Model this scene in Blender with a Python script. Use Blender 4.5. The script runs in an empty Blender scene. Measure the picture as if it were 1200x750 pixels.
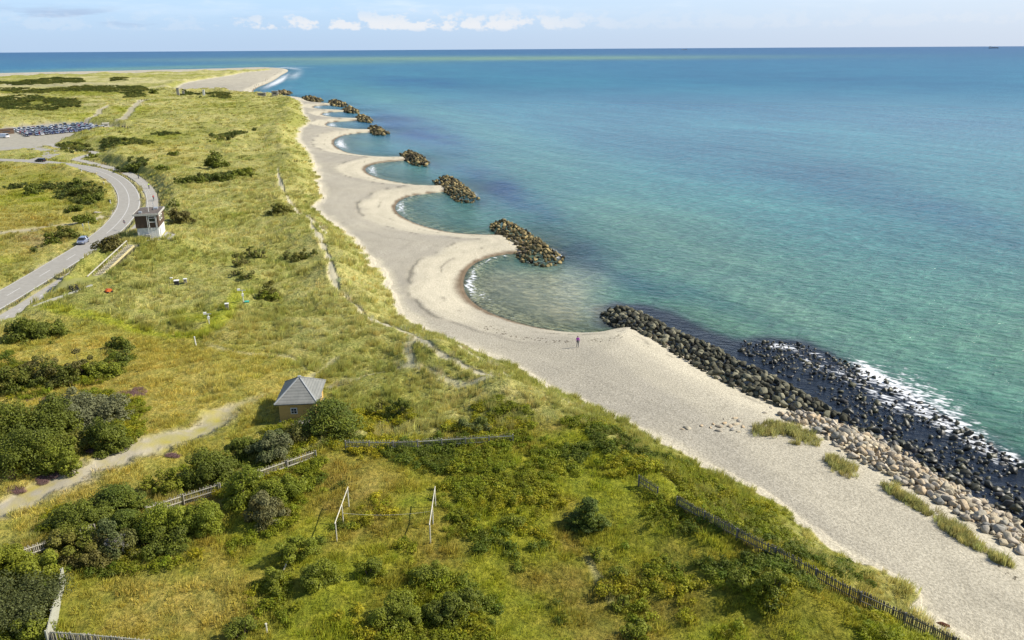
import bpy, bmesh, math, random
import numpy as np
from mathutils import Vector, Matrix
R = math.radians
random.seed(7)
rng = np.random.default_rng(11)
S = bpy.context.scene
COL = S.collection

# ------------------------------------------------------------ camera
CAM = np.array([0.0, 0.0, 44.0]); PITCH = R(18.81); ROLL = R(0.358); F = 934.0
cp, sp = math.cos(PITCH), math.sin(PITCH)
cF = np.array([0, cp, -sp]); _u = np.array([0, sp, cp]); _r = np.array([1.0, 0, 0])
cR = math.cos(ROLL) * _r - math.sin(ROLL) * _u
cU = math.sin(ROLL) * _r + math.cos(ROLL) * _u
cd = bpy.data.cameras.new('camera'); cam = bpy.data.objects.new('camera', cd); COL.objects.link(cam)
cd.sensor_width = 36; cd.lens = 36 * F / 1200; cd.clip_start = 0.5; cd.clip_end = 200000
M4 = Matrix(((cR[0], cU[0], -cF[0], 0), (cR[1], cU[1], -cF[1], 0), (cR[2], cU[2], -cF[2], CAM[2]), (0, 0, 0, 1)))
cam.matrix_world = M4
S.camera = cam
# ------------------------------------------------------------ light
SUN_EL, SUN_AZ = 40.0, 84.0       # azimuth clockwise from +Y (view direction)
EXPO = 0.74
S.view_settings.view_transform = 'Standard'; S.view_settings.look = 'None'
S.view_settings.exposure = EXPO; S.view_settings.gamma = 1; S.view_settings.use_curve_mapping = False
S.render.engine = 'CYCLES'
S.cycles.use_denoising = True
S.cycles.max_bounces = 6; S.cycles.diffuse_bounces = 3; S.cycles.glossy_bounces = 2
S.cycles.transparent_max_bounces = 8; S.cycles.transmission_bounces = 2
S.cycles.caustics_reflective = False; S.cycles.caustics_refractive = False
sl = bpy.data.lights.new('sun', 'SUN'); sl.energy = 4.2; sl.angle = R(0.53); sl.color = (1.0, 0.93, 0.80)
so = bpy.data.objects.new('sun', sl); COL.objects.link(so)
sdir = Vector((math.sin(R(SUN_AZ)) * math.cos(R(SUN_EL)), math.cos(R(SUN_AZ)) * math.cos(R(SUN_EL)), math.sin(R(SUN_EL))))
so.rotation_euler = sdir.to_track_quat('Z', 'Y').to_euler(); so.location = (60, -20, 120)

W = bpy.data.worlds.new('World'); S.world = W; W.use_nodes = True
nt = W.node_tree; nt.nodes.clear()
def N(nt, t, **k):
    n = nt.nodes.new(t)
    for a, b in k.items(): setattr(n, a, b)
    return n
def math_(nt, op, a, b=None, c=None, clamp=False):
    n = N(nt, 'ShaderNodeMath', operation=op, use_clamp=clamp)
    for i, v in enumerate((a, b, c)):
        if v is None: continue
        if isinstance(v, (int, float)): n.inputs[i].default_value = v
        else: nt.links.new(v, n.inputs[i])
    return n.outputs[0]
def mixc(nt, f, a, b, mode='MIX'):
    n = N(nt, 'ShaderNodeMix', data_type='RGBA', blend_type=mode)
    for i, v in ((0, f), (6, a), (7, b)):
        if isinstance(v, (int, float)): n.inputs[i].default_value = v
        elif isinstance(v, tuple): n.inputs[i].default_value = (*v[:3], 1)
        else: nt.links.new(v, n.inputs[i])
    return n.outputs[2]
def ss(nt, v, a, b):
    n = N(nt, 'ShaderNodeMapRange', interpolation_type='SMOOTHSTEP')
    nt.links.new(v, n.inputs[0]); n.inputs[1].default_value = a; n.inputs[2].default_value = b
    return n.outputs[0]
sky = N(nt, 'ShaderNodeTexSky', sky_type='NISHITA', sun_disc=False)
sky.sun_elevation = R(SUN_EL); sky.sun_rotation = R(SUN_AZ); sky.altitude = 0
sky.air_density = 1.0; sky.dust_density = 0.6; sky.ozone_density = 2.0
tc = N(nt, 'ShaderNodeTexCoord'); sx = N(nt, 'ShaderNodeSeparateXYZ'); nt.links.new(tc.outputs['Generated'], sx.inputs[0])
az = math_(nt, 'ARCTAN2', sx.outputs[0], sx.outputs[1]); el = math_(nt, 'ARCSINE', sx.outputs[2])
def cloud_noise(sx_, sy_, sc, det, seed):
    cx = N(nt, 'ShaderNodeCombineXYZ')
    nt.links.new(math_(nt, 'MULTIPLY', az, sx_), cx.inputs[0]); nt.links.new(math_(nt, 'MULTIPLY', el, sy_), cx.inputs[1]); cx.inputs[2].default_value = seed
    n = N(nt, 'ShaderNodeTexNoise'); n.inputs['Scale'].default_value = sc; n.inputs['Detail'].default_value = det; n.inputs['Roughness'].default_value = 0.62
    nt.links.new(cx.outputs[0], n.inputs['Vector']); return n.outputs[0]
puff = cloud_noise(44, 74, 1.0, 7, 1.3)
puff2 = cloud_noise(7, 11, 1.0, 2, 7.7)
pv = math_(nt, 'ADD', puff, math_(nt, 'MULTIPLY', puff2, 0.55))
# cumulus bank: flat base near 1 degree, towers to about 2.4 degrees
band = math_(nt, 'MULTIPLY', ss(nt, el, 0.016, 0.024), ss(nt, el, 0.052, 0.026))
azm = math_(nt, 'ADD', .22, math_(nt, 'MULTIPLY', .95, math_(nt, 'MULTIPLY', ss(nt, az, -.36, -.24), ss(nt, az, .16, -.02))))
cum = math_(nt, 'MULTIPLY', ss(nt, math_(nt, 'ADD', pv, math_(nt, 'MULTIPLY', band, 0.19)), 0.85, 0.97), math_(nt, 'MULTIPLY', band, azm))
wisp = cloud_noise(6, 42, 1.0, 6, 4.2)
wm = math_(nt, 'MULTIPLY', ss(nt, wisp, 0.48, 0.78), ss(nt, el, 0.028, 0.06))
rightp = ss(nt, az, -0.35, 0.7)
lowsky = mixc(nt, rightp, mixc(nt, ss(nt, el, .0, .06), (3.6, 4.75, 6.35), (4.0, 5.6, 7.4)), mixc(nt, ss(nt, el, .0, .06), (4.7, 5.3, 6.3), (5.3, 6.1, 7.1)))
veil = math_(nt, 'MULTIPLY', ss(nt, el, .45, .10), .93)
greyc = math_(nt, 'MULTIPLY', ss(nt, cloud_noise(9, 80, 1.0, 4, 9.1), 0.5, 0.7), math_(nt, 'MULTIPLY', ss(nt, el, 0.02, 0.03), math_(nt, 'MULTIPLY', ss(nt, el, 0.05, 0.035), ss(nt, az, -0.2, -0.45))))
SKYC = N(nt, 'ShaderNodeMix', data_type='RGBA', blend_type='MULTIPLY'); SKYC.inputs[0].default_value = 1.0
nt.links.new(sky.outputs[0], SKYC.inputs[6]); SKYC.inputs[7].default_value = (0.80, 0.86, 0.95, 1)
c = mixc(nt, veil, SKYC.outputs[2], lowsky)
c = mixc(nt, math_(nt, 'MULTIPLY', wm, 0.65), c, (6.6, 7.1, 7.5))
c = mixc(nt, math_(nt, 'MULTIPLY', greyc, 0.75), c, (3.0, 3.8, 5.3))
c = mixc(nt, math_(nt, 'MULTIPLY', cum, 0.75), c, (6.2, 6.3, 6.5))
bg = N(nt, 'ShaderNodeBackground'); bg.inputs[1].default_value = 0.085
nt.links.new(c, bg.inputs[0]); wo = N(nt, 'ShaderNodeOutputWorld'); nt.links.new(bg.outputs[0], wo.inputs[0])

# ------------------------------------------------------------ maths helpers
def lin(r, g, b, k=1.0):
    f = lambda v: ((v / 255 + 0.055) / 1.055) ** 2.4 if v > 10 else v / 255 / 12.92
    return (f(r) * k, f(g) * k, f(b) * k)
def unp(px, py, z=0.0):
    px = np.asarray(px, float); py = np.asarray(py, float)
    d = cF[None] + cR[None] * ((px.reshape(-1, 1) - 600) / F) - cU[None] * ((py.reshape(-1, 1) - 375) / F)
    dz = np.minimum(d[:, 2], -1e-4); t = (np.asarray(z) - CAM[2]) / dz
    return (d[:, 0] * t + CAM[0]), (d[:, 1] * t + CAM[1])
def proj(x, y, z):
    v = np.stack([np.asarray(x) - CAM[0], np.asarray(y) - CAM[1], np.asarray(z) - CAM[2] + 0 * np.asarray(x)], -1)
    w = np.maximum(v @ cF, 1.0)
    return 600 + F * (v @ cR) / w, 375 - F * (v @ cU) / w
def catmull(pts, n=3, closed=False):
    p = np.array(pts, float); m = len(p); out = []
    for i in range(m if closed else m - 1):
        a = p[(i - 1) % m] if (closed or i > 0) else p[0]; b = p[i]; c_ = p[(i + 1) % m]
        d = p[(i + 2) % m] if (closed or i + 2 < m) else p[-1]
        for k in range(n):
            t = k / n
            out.append(0.5 * ((2 * b) + (-a + c_) * t + (2 * a - 5 * b + 4 * c_ - d) * t * t + (-a + 3 * b - 3 * c_ + d) * t ** 3))
    if not closed: out.append(p[-1])
    return np.array(out)
def wpoly(pts, z, n=3, closed=False):
    q = catmull(pts, n, closed) if n > 1 else np.array(pts, float)
    x, y = unp(q[:, 0], q[:, 1], z); return np.stack([x, y], 1)
def pdist(x, y, P, closed=False):
    """distance to polyline; closed polygons also give the sign (positive inside)"""
    x = np.asarray(x, np.float32); y = np.asarray(y, np.float32)
    d2 = np.full(x.shape, 1e12, np.float32); ins = np.zeros(x.shape, bool)
    n = len(P)
    for i in range(n if closed else n - 1):
        ax, ay = P[i]; bx, by = P[(i + 1) % n]
        ex, ey = bx - ax, by - ay; L = ex * ex + ey * ey
        if L < 1e-9: continue
        dx = x - np.float32(ax); dy = y - np.float32(ay)
        t = np.clip((dx * np.float32(ex) + dy * np.float32(ey)) * np.float32(1 / L), 0, 1)
        qx = dx - t * np.float32(ex); qy = dy - t * np.float32(ey)
        np.minimum(d2, qx * qx + qy * qy, out=d2)
        if closed and (ay != by):
            c1 = (ay > y) != (by > y)
            ins ^= c1 & (x < (np.float32(ex) * (y - np.float32(ay)) / np.float32(ey) + np.float32(ax)))
    d = np.sqrt(d2).astype(float)
    return np.where(ins, d, -d) if closed else d
def sst(v, a, b):
    t = np.clip((v - a) / (b - a), 0, 1); return t * t * (3 - 2 * t)
def _h(ix, iy, s):
    h = (ix * 374761393 + iy * 668265263 + s * 974634777) & 0xFFFFFFFF
    h = ((h ^ (h >> 13)) * 1274126177) & 0xFFFFFFFF
    return ((h ^ (h >> 16)) & 0xFFFF) / 65535.0
def vn(x, y, s=0):
    x = np.asarray(x, float); y = np.asarray(y, float)
    fx = np.floor(x); fy = np.floor(y); ix = fx.astype(np.int64); iy = fy.astype(np.int64)
    u = x - fx; v = y - fy; u = u * u * (3 - 2 * u); v = v * v * (3 - 2 * v)
    a = _h(ix, iy, s); b = _h(ix + 1, iy, s); c_ = _h(ix, iy + 1, s); d = _h(ix + 1, iy + 1, s)
    return (a * (1 - u) + b * u) * (1 - v) + (c_ * (1 - u) + d * u) * v
def fbm(x, y, sc, o=3, s=0):
    r = 0; a = 1; t = 0
    for k in range(o):
        r = r + a * (vn(x / sc * 2 ** k + 13.7 * k, y / sc * 2 ** k + 7.1 * k, s + k) * 2 - 1); t += a; a *= 0.5
    return r / t

# ------------------------------------------------------------ plan of the place (photo points put on the ground)
SHORE_PX = [(1900, 1060), (1500, 830), (1300, 700), (1200, 634), (1130, 588), (1060, 545), (1000, 513), (950, 488), (900, 468), (860, 450), (820, 427), (780, 402), (750, 386),
  (722, 386), (695, 391), (660, 389), (620, 382), (590, 373), (565, 362), (549, 349), (543, 335), (546, 320), (556, 309), (572, 302), (592, 298), (612, 297),
  (622, 290), (606, 279), (590, 275), (568, 275), (545, 274), (520, 271), (490, 263), (471, 254), (463, 245), (467, 236), (480, 230), (500, 227), (520, 224.5), (532, 221),
  (522, 217), (505, 217.5), (480, 216), (452, 211), (433, 204.5), (428, 198), (436, 193), (452, 190), (475, 188), (482, 186),
  (474, 183.8), (455, 184), (430, 182.5), (408, 179), (395, 173), (391, 166), (400, 159.5), (418, 156.3), (438, 154.5),
  (440, 152), (425, 152), (405, 150.5), (388, 148.5), (382, 146), (388, 143.3), (405, 142), (424, 140.7),
  (424, 139), (400, 138.3), (382, 136), (377, 133.5), (385, 131.7), (406, 130.6), (412, 129.4),
  (395, 129), (378, 128), (367, 126), (371, 124.2), (386, 123.4), (396, 122.4), (386, 121.2), (368, 119.8), (360, 118), (357, 116), (348, 113.8), (330, 112), (312, 111),
  (299, 109), (297, 106), (303, 102), (312, 98.5), (322, 93.5), (330, 88), (337, 84), (336, 81.4), (326, 79.8), (300, 79.4), (250, 81), (200, 82.2), (100, 84.2), (0, 86.3), (-200, 90.5), (-600, 99)]
VEG_PX = [(1500, 1080), (1160, 778), (1118, 748), (1082, 722), (1062, 712), (1057, 690), (1027, 668), (996, 651), (935, 613), (900, 583), (850, 555), (790, 523), (740, 498), (700, 480), (650, 457), (600, 430), (560, 409), (520, 393),
  (495, 380), (475, 367), (462, 352), (455, 338), (452, 325), (440, 310), (425, 295), (410, 280), (398, 268), (384, 255), (370, 245), (366, 238), (375, 234), (376, 225), (371, 210), (368, 195), (362, 180), (349, 163), (350, 153), (361, 142), (354, 130), (352, 120), (344, 115.5),
  (330, 113.5), (305, 112), (285, 110.5), (262, 107.5), (240, 107.5), (214, 107.5), (206, 105), (212, 99), (228, 95), (250, 91.5), (272, 88), (285, 85.2), (308, 83), (318, 81.6), (300, 81.5), (250, 83.3), (200, 84.4), (100, 86.9), (0, 89.3), (-200, 93.6), (-600, 102.5)]
LAND = np.concatenate([wpoly(SHORE_PX, 0.0), np.array([[-4200, 900], [-2600, -300], [-300, -260], [160, -260]])])
VEG = np.concatenate([wpoly(VEG_PX, 2.4), np.array([[-4000, 850], [-2500, -280], [-300, -250], [30, -250]])])
REEF = wpoly([(1500, 830), (1200, 634), (1130, 588), (1060, 545), (1000, 513), (950, 488), (900, 468), (860, 450), (820, 427), (780, 402), (750, 386), (720, 372)], 0.0, 1)
ZR = 2.0
ROAD_L = [(-420, 560), (-200, 445), (-60, 373), (0, 340), (40, 317), (72, 298), (95, 284), (113, 271), (124, 261), (131.5, 252), (136.5, 243), (138, 234), (136.5, 226), (132, 218), (124, 210.5), (112, 204), (97, 199), (80, 195.8), (60, 193), (30, 190), (0, 188.7), (-60, 187), (-200, 186)]
road_l = wpoly(ROAD_L, ZR, 4)
def offset(P, d):
    P = np.array(P); t = np.gradient(P, axis=0); t /= np.linalg.norm(t, axis=1)[:, None] + 1e-9
    return P + np.stack([t[:, 1], -t[:, 0]], 1) * d
RW = 6.1
road_c = offset(road_l, RW / 2)
_k = int(np.argmin(np.hypot(*(road_l - np.array([float(v[0]) for v in unp(100, 200, ZR)])).T)))
_o = offset(road_l, 9.3)[:_k]
cyc_c = np.concatenate([_o, wpoly([(96, 188.3), (89, 187.2), (92, 185), (104, 181.5), (112, 179.8), (108, 178), (88, 175), (68, 172.6), (58, 168.5)], ZR, 3)])
LOT_PX = [(-60, 178), (-60, 151), (0, 150.5), (40, 146.5), (90, 143.5), (125, 147.5), (148, 150), (158, 151.5), (150, 154), (124, 155), (100, 158.5), (76, 162), (70, 165.5), (62, 169.5), (45, 172.5), (20, 175), (0, 176.5)]
LOT = wpoly(LOT_PX, ZR, 1)
BRANCH = wpoly([(38, 188.5), (52, 184.5), (60, 180.5), (60, 177), (50, 174.6), (20, 173), (0, 174)], ZR, 3)
STAIR_T = (153.5, 288); STAIR_B = (108, 331)
def pt(px, py, z):
    x, y = unp(px, py, z); return float(x[0]), float(y[0])
TZ = 8.0; TOWER = (-74.2, 161.7)
HZ = 4.9; HUT = (-24.0, 83.0)
NCLUT = {}
def fields(x, y):
    ds = pdist(x, y, LAND, True); dv = pdist(x, y, VEG, True)
    return ds, dv
def hfun(x, y, ds=None, dv=None):
    x = np.atleast_1d(np.asarray(x, float)); y = np.atleast_1d(np.asarray(y, float))
    if ds is None: ds, dv = fields(x, y)
    dr = pdist(x, y, REEF); rf = 1 - sst(dr, 8, 26)
    r = np.hypot(x, y)
    L = 12 * (1 - rf) + 3.6 * rf
    hb = np.where(ds > 0, 2.3 * (1 - np.exp(-np.maximum(ds, 0) / L)), np.maximum(ds * (0.085 + 0.1 * rf), -5))
    hb = hb + np.where(ds > 3, fbm(x, y, 14, 2, 5) * 0.12, 0)
    dv2 = dv + fbm(x, y, 6, 3, 3) * 1.6
    spit = sst(y, 900, 1300)
    hd = (2.5 * (1 - spit) + 1.2 * spit) * sst(dv2, -0.3, 13) + 1.9 * (1 + .8 * fbm(x, y, 11, 2, 33)) * np.exp(-((dv2 - 8) / 6) ** 2) * (dv2 > -1)
    far = sst(r, 180, 420)
    und = fbm(x, y, 34, 3, 21) * (0.7 + 0.9 * far) * sst(dv2, 2, 16) + fbm(x, y, 8, 3, 31) * 0.95 * sst(dv2, 0, 6) + far * fbm(x, y, 18, 3, 41) * 0.9 * (1 + sst(r, 500, 900)) * sst(dv2, 3, 15)
    h = hb + hd + und
    wr = np.exp(-(pdist(x, y, RIDGE) / 9.5) ** 2); h = h + (TZ + .2 * fbm(x, y, 3, 2, 51) - h) * wr
    sx_, sy_ = STB[0] - STT[0], STB[1] - STT[1]; L2 = sx_ * sx_ + sy_ * sy_; tt = np.clip(((x - STT[0]) * sx_ + (y - STT[1]) * sy_) / L2, 0, 1)
    dst = np.hypot(x - STT[0] - tt * sx_, y - STT[1] - tt * sy_); w = 1 - sst(dst, 1.3, 4.5); h = h * (1 - w) + (STT[2] * (1 - tt) + STB[2] * tt - .15) * w
    for (cx, cy, rr, hh) in PADS:
        w = 1 - sst(np.hypot(x - cx, y - cy), rr, rr * 2.1); h = h * (1 - w) + hh * w
    wl = np.maximum(sst(pdist(x, y, LEFTM, True), -6, 6), sst(pdist(x, y, FLAT2, True), -8, 4)); h = h * (1 - wl) + (ZR + .05 + .35 * fbm(x, y, 14, 3, 52)) * wl
    d1 = pdist(x, y, road_c); d2 = pdist(x, y, cyc_c) + 1.6; d3 = -pdist(x, y, LOT, True) + 4.3; d4 = pdist(x, y, BRANCH) + 1.5
    dd = np.minimum(np.minimum(d1, d2), np.minimum(d3, d4))
    w = sst(dd, 3.7, 8.6); h = h * w + (ZR - 0.10) * (1 - w)
    return h
STT = pt(153.5, 288, TZ) + (TZ - .1,); STB = pt(108, 331, 4.2) + (4.2,)
LEFTM = wpoly([(-300, 200), (0, 192), (60, 197), (100, 204), (126, 220), (130, 238), (118, 256), (90, 280), (40, 310), (0, 334), (-300, 500)], ZR, 1)
FLAT2 = wpoly([(-300, 205), (-300, 150), (0, 150), (60, 158), (100, 168), (125, 178), (112, 190), (60, 196)], ZR, 1)
RIDGE = np.array([pt(190, 277, TZ), pt(165, 278, TZ), pt(140, 285, TZ), pt(120, 294, TZ), pt(106, 303, TZ - .5)])
PADS = [(TOWER[0], TOWER[1], 5.6, TZ), (HUT[0], HUT[1], 5.0, HZ)]
def P3(px, py, dz=0.0):
    """point of the ground seen at a photo point (first hit along the line of sight)"""
    zz = np.arange(13.0, -1.0, -.07); x, y = unp(np.full(len(zz), px), np.full(len(zz), py), zz + dz); h = hfun(x, y)
    k = np.nonzero(zz <= h)[0]; i = int(k[0]) if len(k) else len(zz) - 1
    x, y = unp(px, py, h[i] + dz); return float(x[0]), float(y[0]), float(hfun(x, y)[0])

# ------------------------------------------------------------ mesh + object helpers
def mesh_np(name, v, quads=None, tris=None):
    me = bpy.data.meshes.new(name); v = np.asarray(v, np.float32)
    me.vertices.add(len(v)); me.vertices.foreach_set('co', v.ravel())
    q = np.zeros((0, 4), np.int32) if quads is None else np.asarray(quads, np.int32)
    t = np.zeros((0, 3), np.int32) if tris is None else np.asarray(tris, np.int32)
    nl = q.size + t.size; me.loops.add(nl); me.loops.foreach_set('vertex_index', np.concatenate([q.ravel(), t.ravel()]))
    me.polygons.add(len(q) + len(t))
    ls = np.concatenate([np.arange(len(q)) * 4, q.size + np.arange(len(t)) * 3]).astype(np.int32)
    me.polygons.foreach_set('loop_start', ls)
    me.update(calc_edges=True); me.validate()
    return me
def fattr(me, name, vals):
    a = me.attributes.new(name, 'FLOAT', 'POINT'); a.data.foreach_set('value', np.asarray(vals, np.float32))
def cattr(me, name, rgb):
    a = me.attributes.new(name, 'FLOAT_COLOR', 'POINT'); c_ = np.ones((len(rgb), 4), np.float32); c_[:, :3] = rgb
    a.data.foreach_set('color', c_.ravel())
def tag(o, label=None, cat=None, group=None, kind=None):
    if label: o['label'] = label
    if cat: o['category'] = cat
    if group: o['group'] = group
    if kind: o['kind'] = kind
    return o
def link(name, me, mats=None, parent=None, loc=None, smooth=False):
    o = bpy.data.objects.new(name, me); COL.objects.link(o)
    if mats is not None and len(me.materials) == 0:
        for m in (mats if isinstance(mats, (list, tuple)) else [mats]): me.materials.append(m)
    if parent is not None: o.parent = parent
    if loc is not None: o.location = loc
    if smooth: me.polygons.foreach_set('use_smooth', [True] * len(me.polygons))
    return o
def empty(name, loc, rz=0.0):
    o = bpy.data.objects.new(name, None); COL.objects.link(o); o.location = loc; o.rotation_euler = (0, 0, rz); o.empty_display_size = 0.3
    return o
def copy_tree(o, parent=None):
    c_ = o.copy(); COL.objects.link(c_)
    if parent is not None: c_.parent = parent
    for ch in o.children: copy_tree(ch, c_)
    return c_
class MB:
    """collects boxes, bars and tubes into one mesh"""
    def __init__(s): s.v = []; s.f = []
    def hexa(s, P):
        b = len(s.v); s.v += [tuple(p) for p in P]
        s.f += [(b, b + 3, b + 2, b + 1), (b + 4, b + 5, b + 6, b + 7), (b, b + 1, b + 5, b + 4), (b + 1, b + 2, b + 6, b + 5), (b + 2, b + 3, b + 7, b + 6), (b + 3, b, b + 4, b + 7)]
    def box(s, x0, x1, y0, y1, z0, z1):
        s.hexa([(x0, y0, z0), (x1, y0, z0), (x1, y1, z0), (x0, y1, z0), (x0, y0, z1), (x1, y0, z1), (x1, y1, z1), (x0, y1, z1)])
    def bar(s, a, b, w, h=None, up=(0, 0, 1)):
        h = h or w; a = Vector(a); b = Vector(b); d = (b - a).normalized(); u = Vector(up)
        if abs(d.dot(u)) > 0.98: u = Vector((1, 0, 0))
        sd = d.cross(u).normalized(); u = sd.cross(d).normalized(); sd *= w / 2; u *= h / 2
        s.hexa([a - sd - u, a + sd - u, b + sd - u, b - sd - u, a - sd + u, a + sd + u, b + sd + u, b - sd + u])
    def tube(s, a, b, r0, r1=None, n=8):
        r1 = r0 if r1 is None else r1
        a = Vector(a); b = Vector(b); d = (b - a).normalized(); u = Vector((0, 0, 1)) if abs(d.z) < 0.9 else Vector((1, 0, 0))
        s1 = d.cross(u).normalized(); s2 = d.cross(s1); o = len(s.v)
        for k in range(n):
            an = 2 * math.pi * k / n; q = s1 * math.cos(an) + s2 * math.sin(an)
            s.v += [tuple(a + q * r0), tuple(b + q * r1)]
        for k in range(n): s.f.append((o + 2 * k, o + 2 * ((k + 1) % n), o + 2 * ((k + 1) % n) + 1, o + 2 * k + 1))
        s.f.append(tuple(o + 2 * k for k in range(n))[::-1]); s.f.append(tuple(o + 2 * k + 1 for k in range(n)))
    def poly(s, P):
        b = len(s.v); s.v += [tuple(p) for p in P]; s.f.append(tuple(range(b, b + len(P))))
    def prism(s, prof, x0, x1):
        """profile of (y,z) points extruded along x"""
        b = len(s.v); n = len(prof); s.v += [(x0, y, z) for y, z in prof] + [(x1, y, z) for y, z in prof]
        s.f.append(tuple(range(b, b + n))); s.f.append(tuple(range(b + n, b + 2 * n))[::-1])
        for k in range(n): s.f.append((b + k, b + n + k, b + n + (k + 1) % n, b + (k + 1) % n))
    def mesh(s, name):
        me = bpy.data.meshes.new(name); me.from_pydata(s.v, [], s.f)
        bm = bmesh.new(); bm.from_mesh(me); bmesh.ops.recalc_face_normals(bm, faces=bm.faces); bm.to_mesh(me); bm.free()
        return me
    def build(s, name, m, parent=None, loc=None): return link(name, s.mesh(name), m, parent, loc)

# ------------------------------------------------------------ materials
def newmat(name):
    m = bpy.data.materials.new(name); m.use_nodes = True; nt = m.node_tree; nt.nodes.clear()
    o = N(nt, 'ShaderNodeOutputMaterial'); b = N(nt, 'ShaderNodeBsdfPrincipled'); nt.links.new(b.outputs[0], o.inputs[0])
    return m, nt, b, o
def noise(nt, sc, det=3, rough=0.55, vec=None, coord='Object'):
    n = N(nt, 'ShaderNodeTexNoise'); n.inputs['Scale'].default_value = sc; n.inputs['Detail'].default_value = det; n.inputs['Roughness'].default_value = rough
    if vec is None:
        t = N(nt, 'ShaderNodeTexCoord'); vec = t.outputs[coord]
    nt.links.new(vec, n.inputs['Vector']); return n.outputs[0]
def bump(nt, h, strength, dist, b, prev=None):
    n = N(nt, 'ShaderNodeBump'); n.inputs['Strength'].default_value = strength; n.inputs['Distance'].default_value = dist
    nt.links.new(h, n.inputs['Height'])
    if prev is not None: nt.links.new(prev, n.inputs['Normal'])
    if b is not None: nt.links.new(n.outputs[0], b.inputs['Normal'])
    return n.outputs[0]
def plain(name, c1, c2=None, sc=3.0, rough=0.7, spec=0.3, bmp=0.0, metal=0.0, streak=None):
    m, nt, b, o = newmat(name); c2 = c2 or tuple(v * 0.75 for v in c1)
    vec = None
    if streak:
        t = N(nt, 'ShaderNodeTexCoord'); mp = N(nt, 'ShaderNodeMapping'); mp.inputs['Scale'].default_value = streak; nt.links.new(t.outputs['Object'], mp.inputs[0]); vec = mp.outputs[0]
    n = noise(nt, sc, 5, 0.6, vec)
    nt.links.new(mixc(nt, ss(nt, n, 0.3, 0.7), c1, c2), b.inputs['Base Color'])
    b.inputs['Roughness'].default_value = rough; b.inputs['Specular IOR Level'].default_value = spec; b.inputs['Metallic'].default_value = metal
    if bmp: bump(nt, n, bmp, 0.03, b)
    return m
def attr(nt, name, typ='GEOMETRY'):
    a = N(nt, 'ShaderNodeAttribute', attribute_name=name, attribute_type=typ); return a
# ------------------------------------------------------------ ground colours
C_MAR = np.array([0.41, 0.38, 0.145]); C_MAR2 = np.array([0.265, 0.268, 0.068]); C_MEA = np.array([0.37, 0.315, 0.08]); C_MEA2 = np.array([0.27, 0.255, 0.045])
C_GRN = np.array([0.178, 0.190, 0.017]); C_ORG = np.array([0.34, 0.265, 0.060]); C_HEA = np.array([0.22, 0.12, 0.14])
C_CREAM = np.array([0.47, 0.43, 0.33]); C_GRAV = np.array([0.315, 0.292, 0.24]); C_WET = np.array([0.155, 0.115, 0.075]); C_TRK = np.array([0.34, 0.305, 0.225])
C_ASPH = np.array([0.2, 0.2, 0.19])
def zpoly(pts, z=4.5): return wpoly(pts, z, 1)
GARDEN = zpoly([(-400, 850), (-200, 735), (0, 655), (25, 645), (100, 615), (190, 592), (258, 570), (325, 545), (370, 532), (405, 520), (600, 513), (660, 505), (720, 525), (795, 582), (900, 636), (1000, 690), (1120, 752), (1400, 900), (1200, 1300), (-400, 1300)])
MEADOW = zpoly([(-300, 440), (0, 392), (75, 372), (170, 386), (235, 398), (300, 412), (350, 424), (345, 440), (385, 450), (395, 480), (330, 510), (260, 560), (0, 650), (-300, 760)])
TRACK = wpoly([(-200, 690), (-60, 624), (0, 598), (60, 573), (120, 549), (180, 524), (232, 505), (268, 488), (300, 476), (325, 470)], 4.6)
TRAIL = [wpoly(p, 4.5) for p in (
  [(326, 200), (328, 215), (336, 232), (350, 250), (363, 264), (372, 285), (381, 300), (388, 318), (393, 337), (408, 352), (428, 372), (446, 384), (470, 396), (488, 404), (500, 420), (520, 431), (545, 442), (566, 452), (590, 457)],
  [(350, 250), (336, 246), (318, 250)], [(363, 264), (380, 272), (400, 282)],
  [(385, 457), (410, 450), (440, 438), (470, 434), (490, 438), (512, 446), (540, 458), (575, 461)],
  [(488, 404), (478, 418), (484, 432)], [(395, 424), (375, 436), (360, 448)],
  [(240, 404), (262, 412), (285, 419), (320, 420), (345, 424), (358, 436)],
  [(480, 380), (560, 425), (620, 452), (680, 480)], [(690, 652), (700, 672), (715, 700)])]
TRAIL_W = [0.33, 0.2, 0.3, 0.26, 0.3, 0.17, 0.10, 0.17, 0.10]; TRAIL_S = [.8, .6, .75, .55, .6, .45, .4, .5, .28]
FARTRK = [wpoly(p, 4) for p in ([(-60, 272), (0, 264), (60, 256), (105, 250), (118, 246)], [(86, 145), (104, 139), (118, 131), (127, 126)], [(141, 143), (152, 133), (160, 124), (167, 119.5), (178, 118)], [(0, 100), (60, 99), (104, 98)])]
FARTRK_W = [1.0, 1.6, 2.2, 5.0]
GREENP = wpoly([(60, 366), (100, 374), (150, 384), (200, 392), (236, 394), (252, 382), (262, 368), (275, 354), (290, 342)], 4.5)
WALKLAWN = zpoly([(35, 362), (60, 352), (108, 334), (135, 337), (120, 345), (90, 350), (55, 360), (30, 372), (18, 378)], 3.4)
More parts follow.
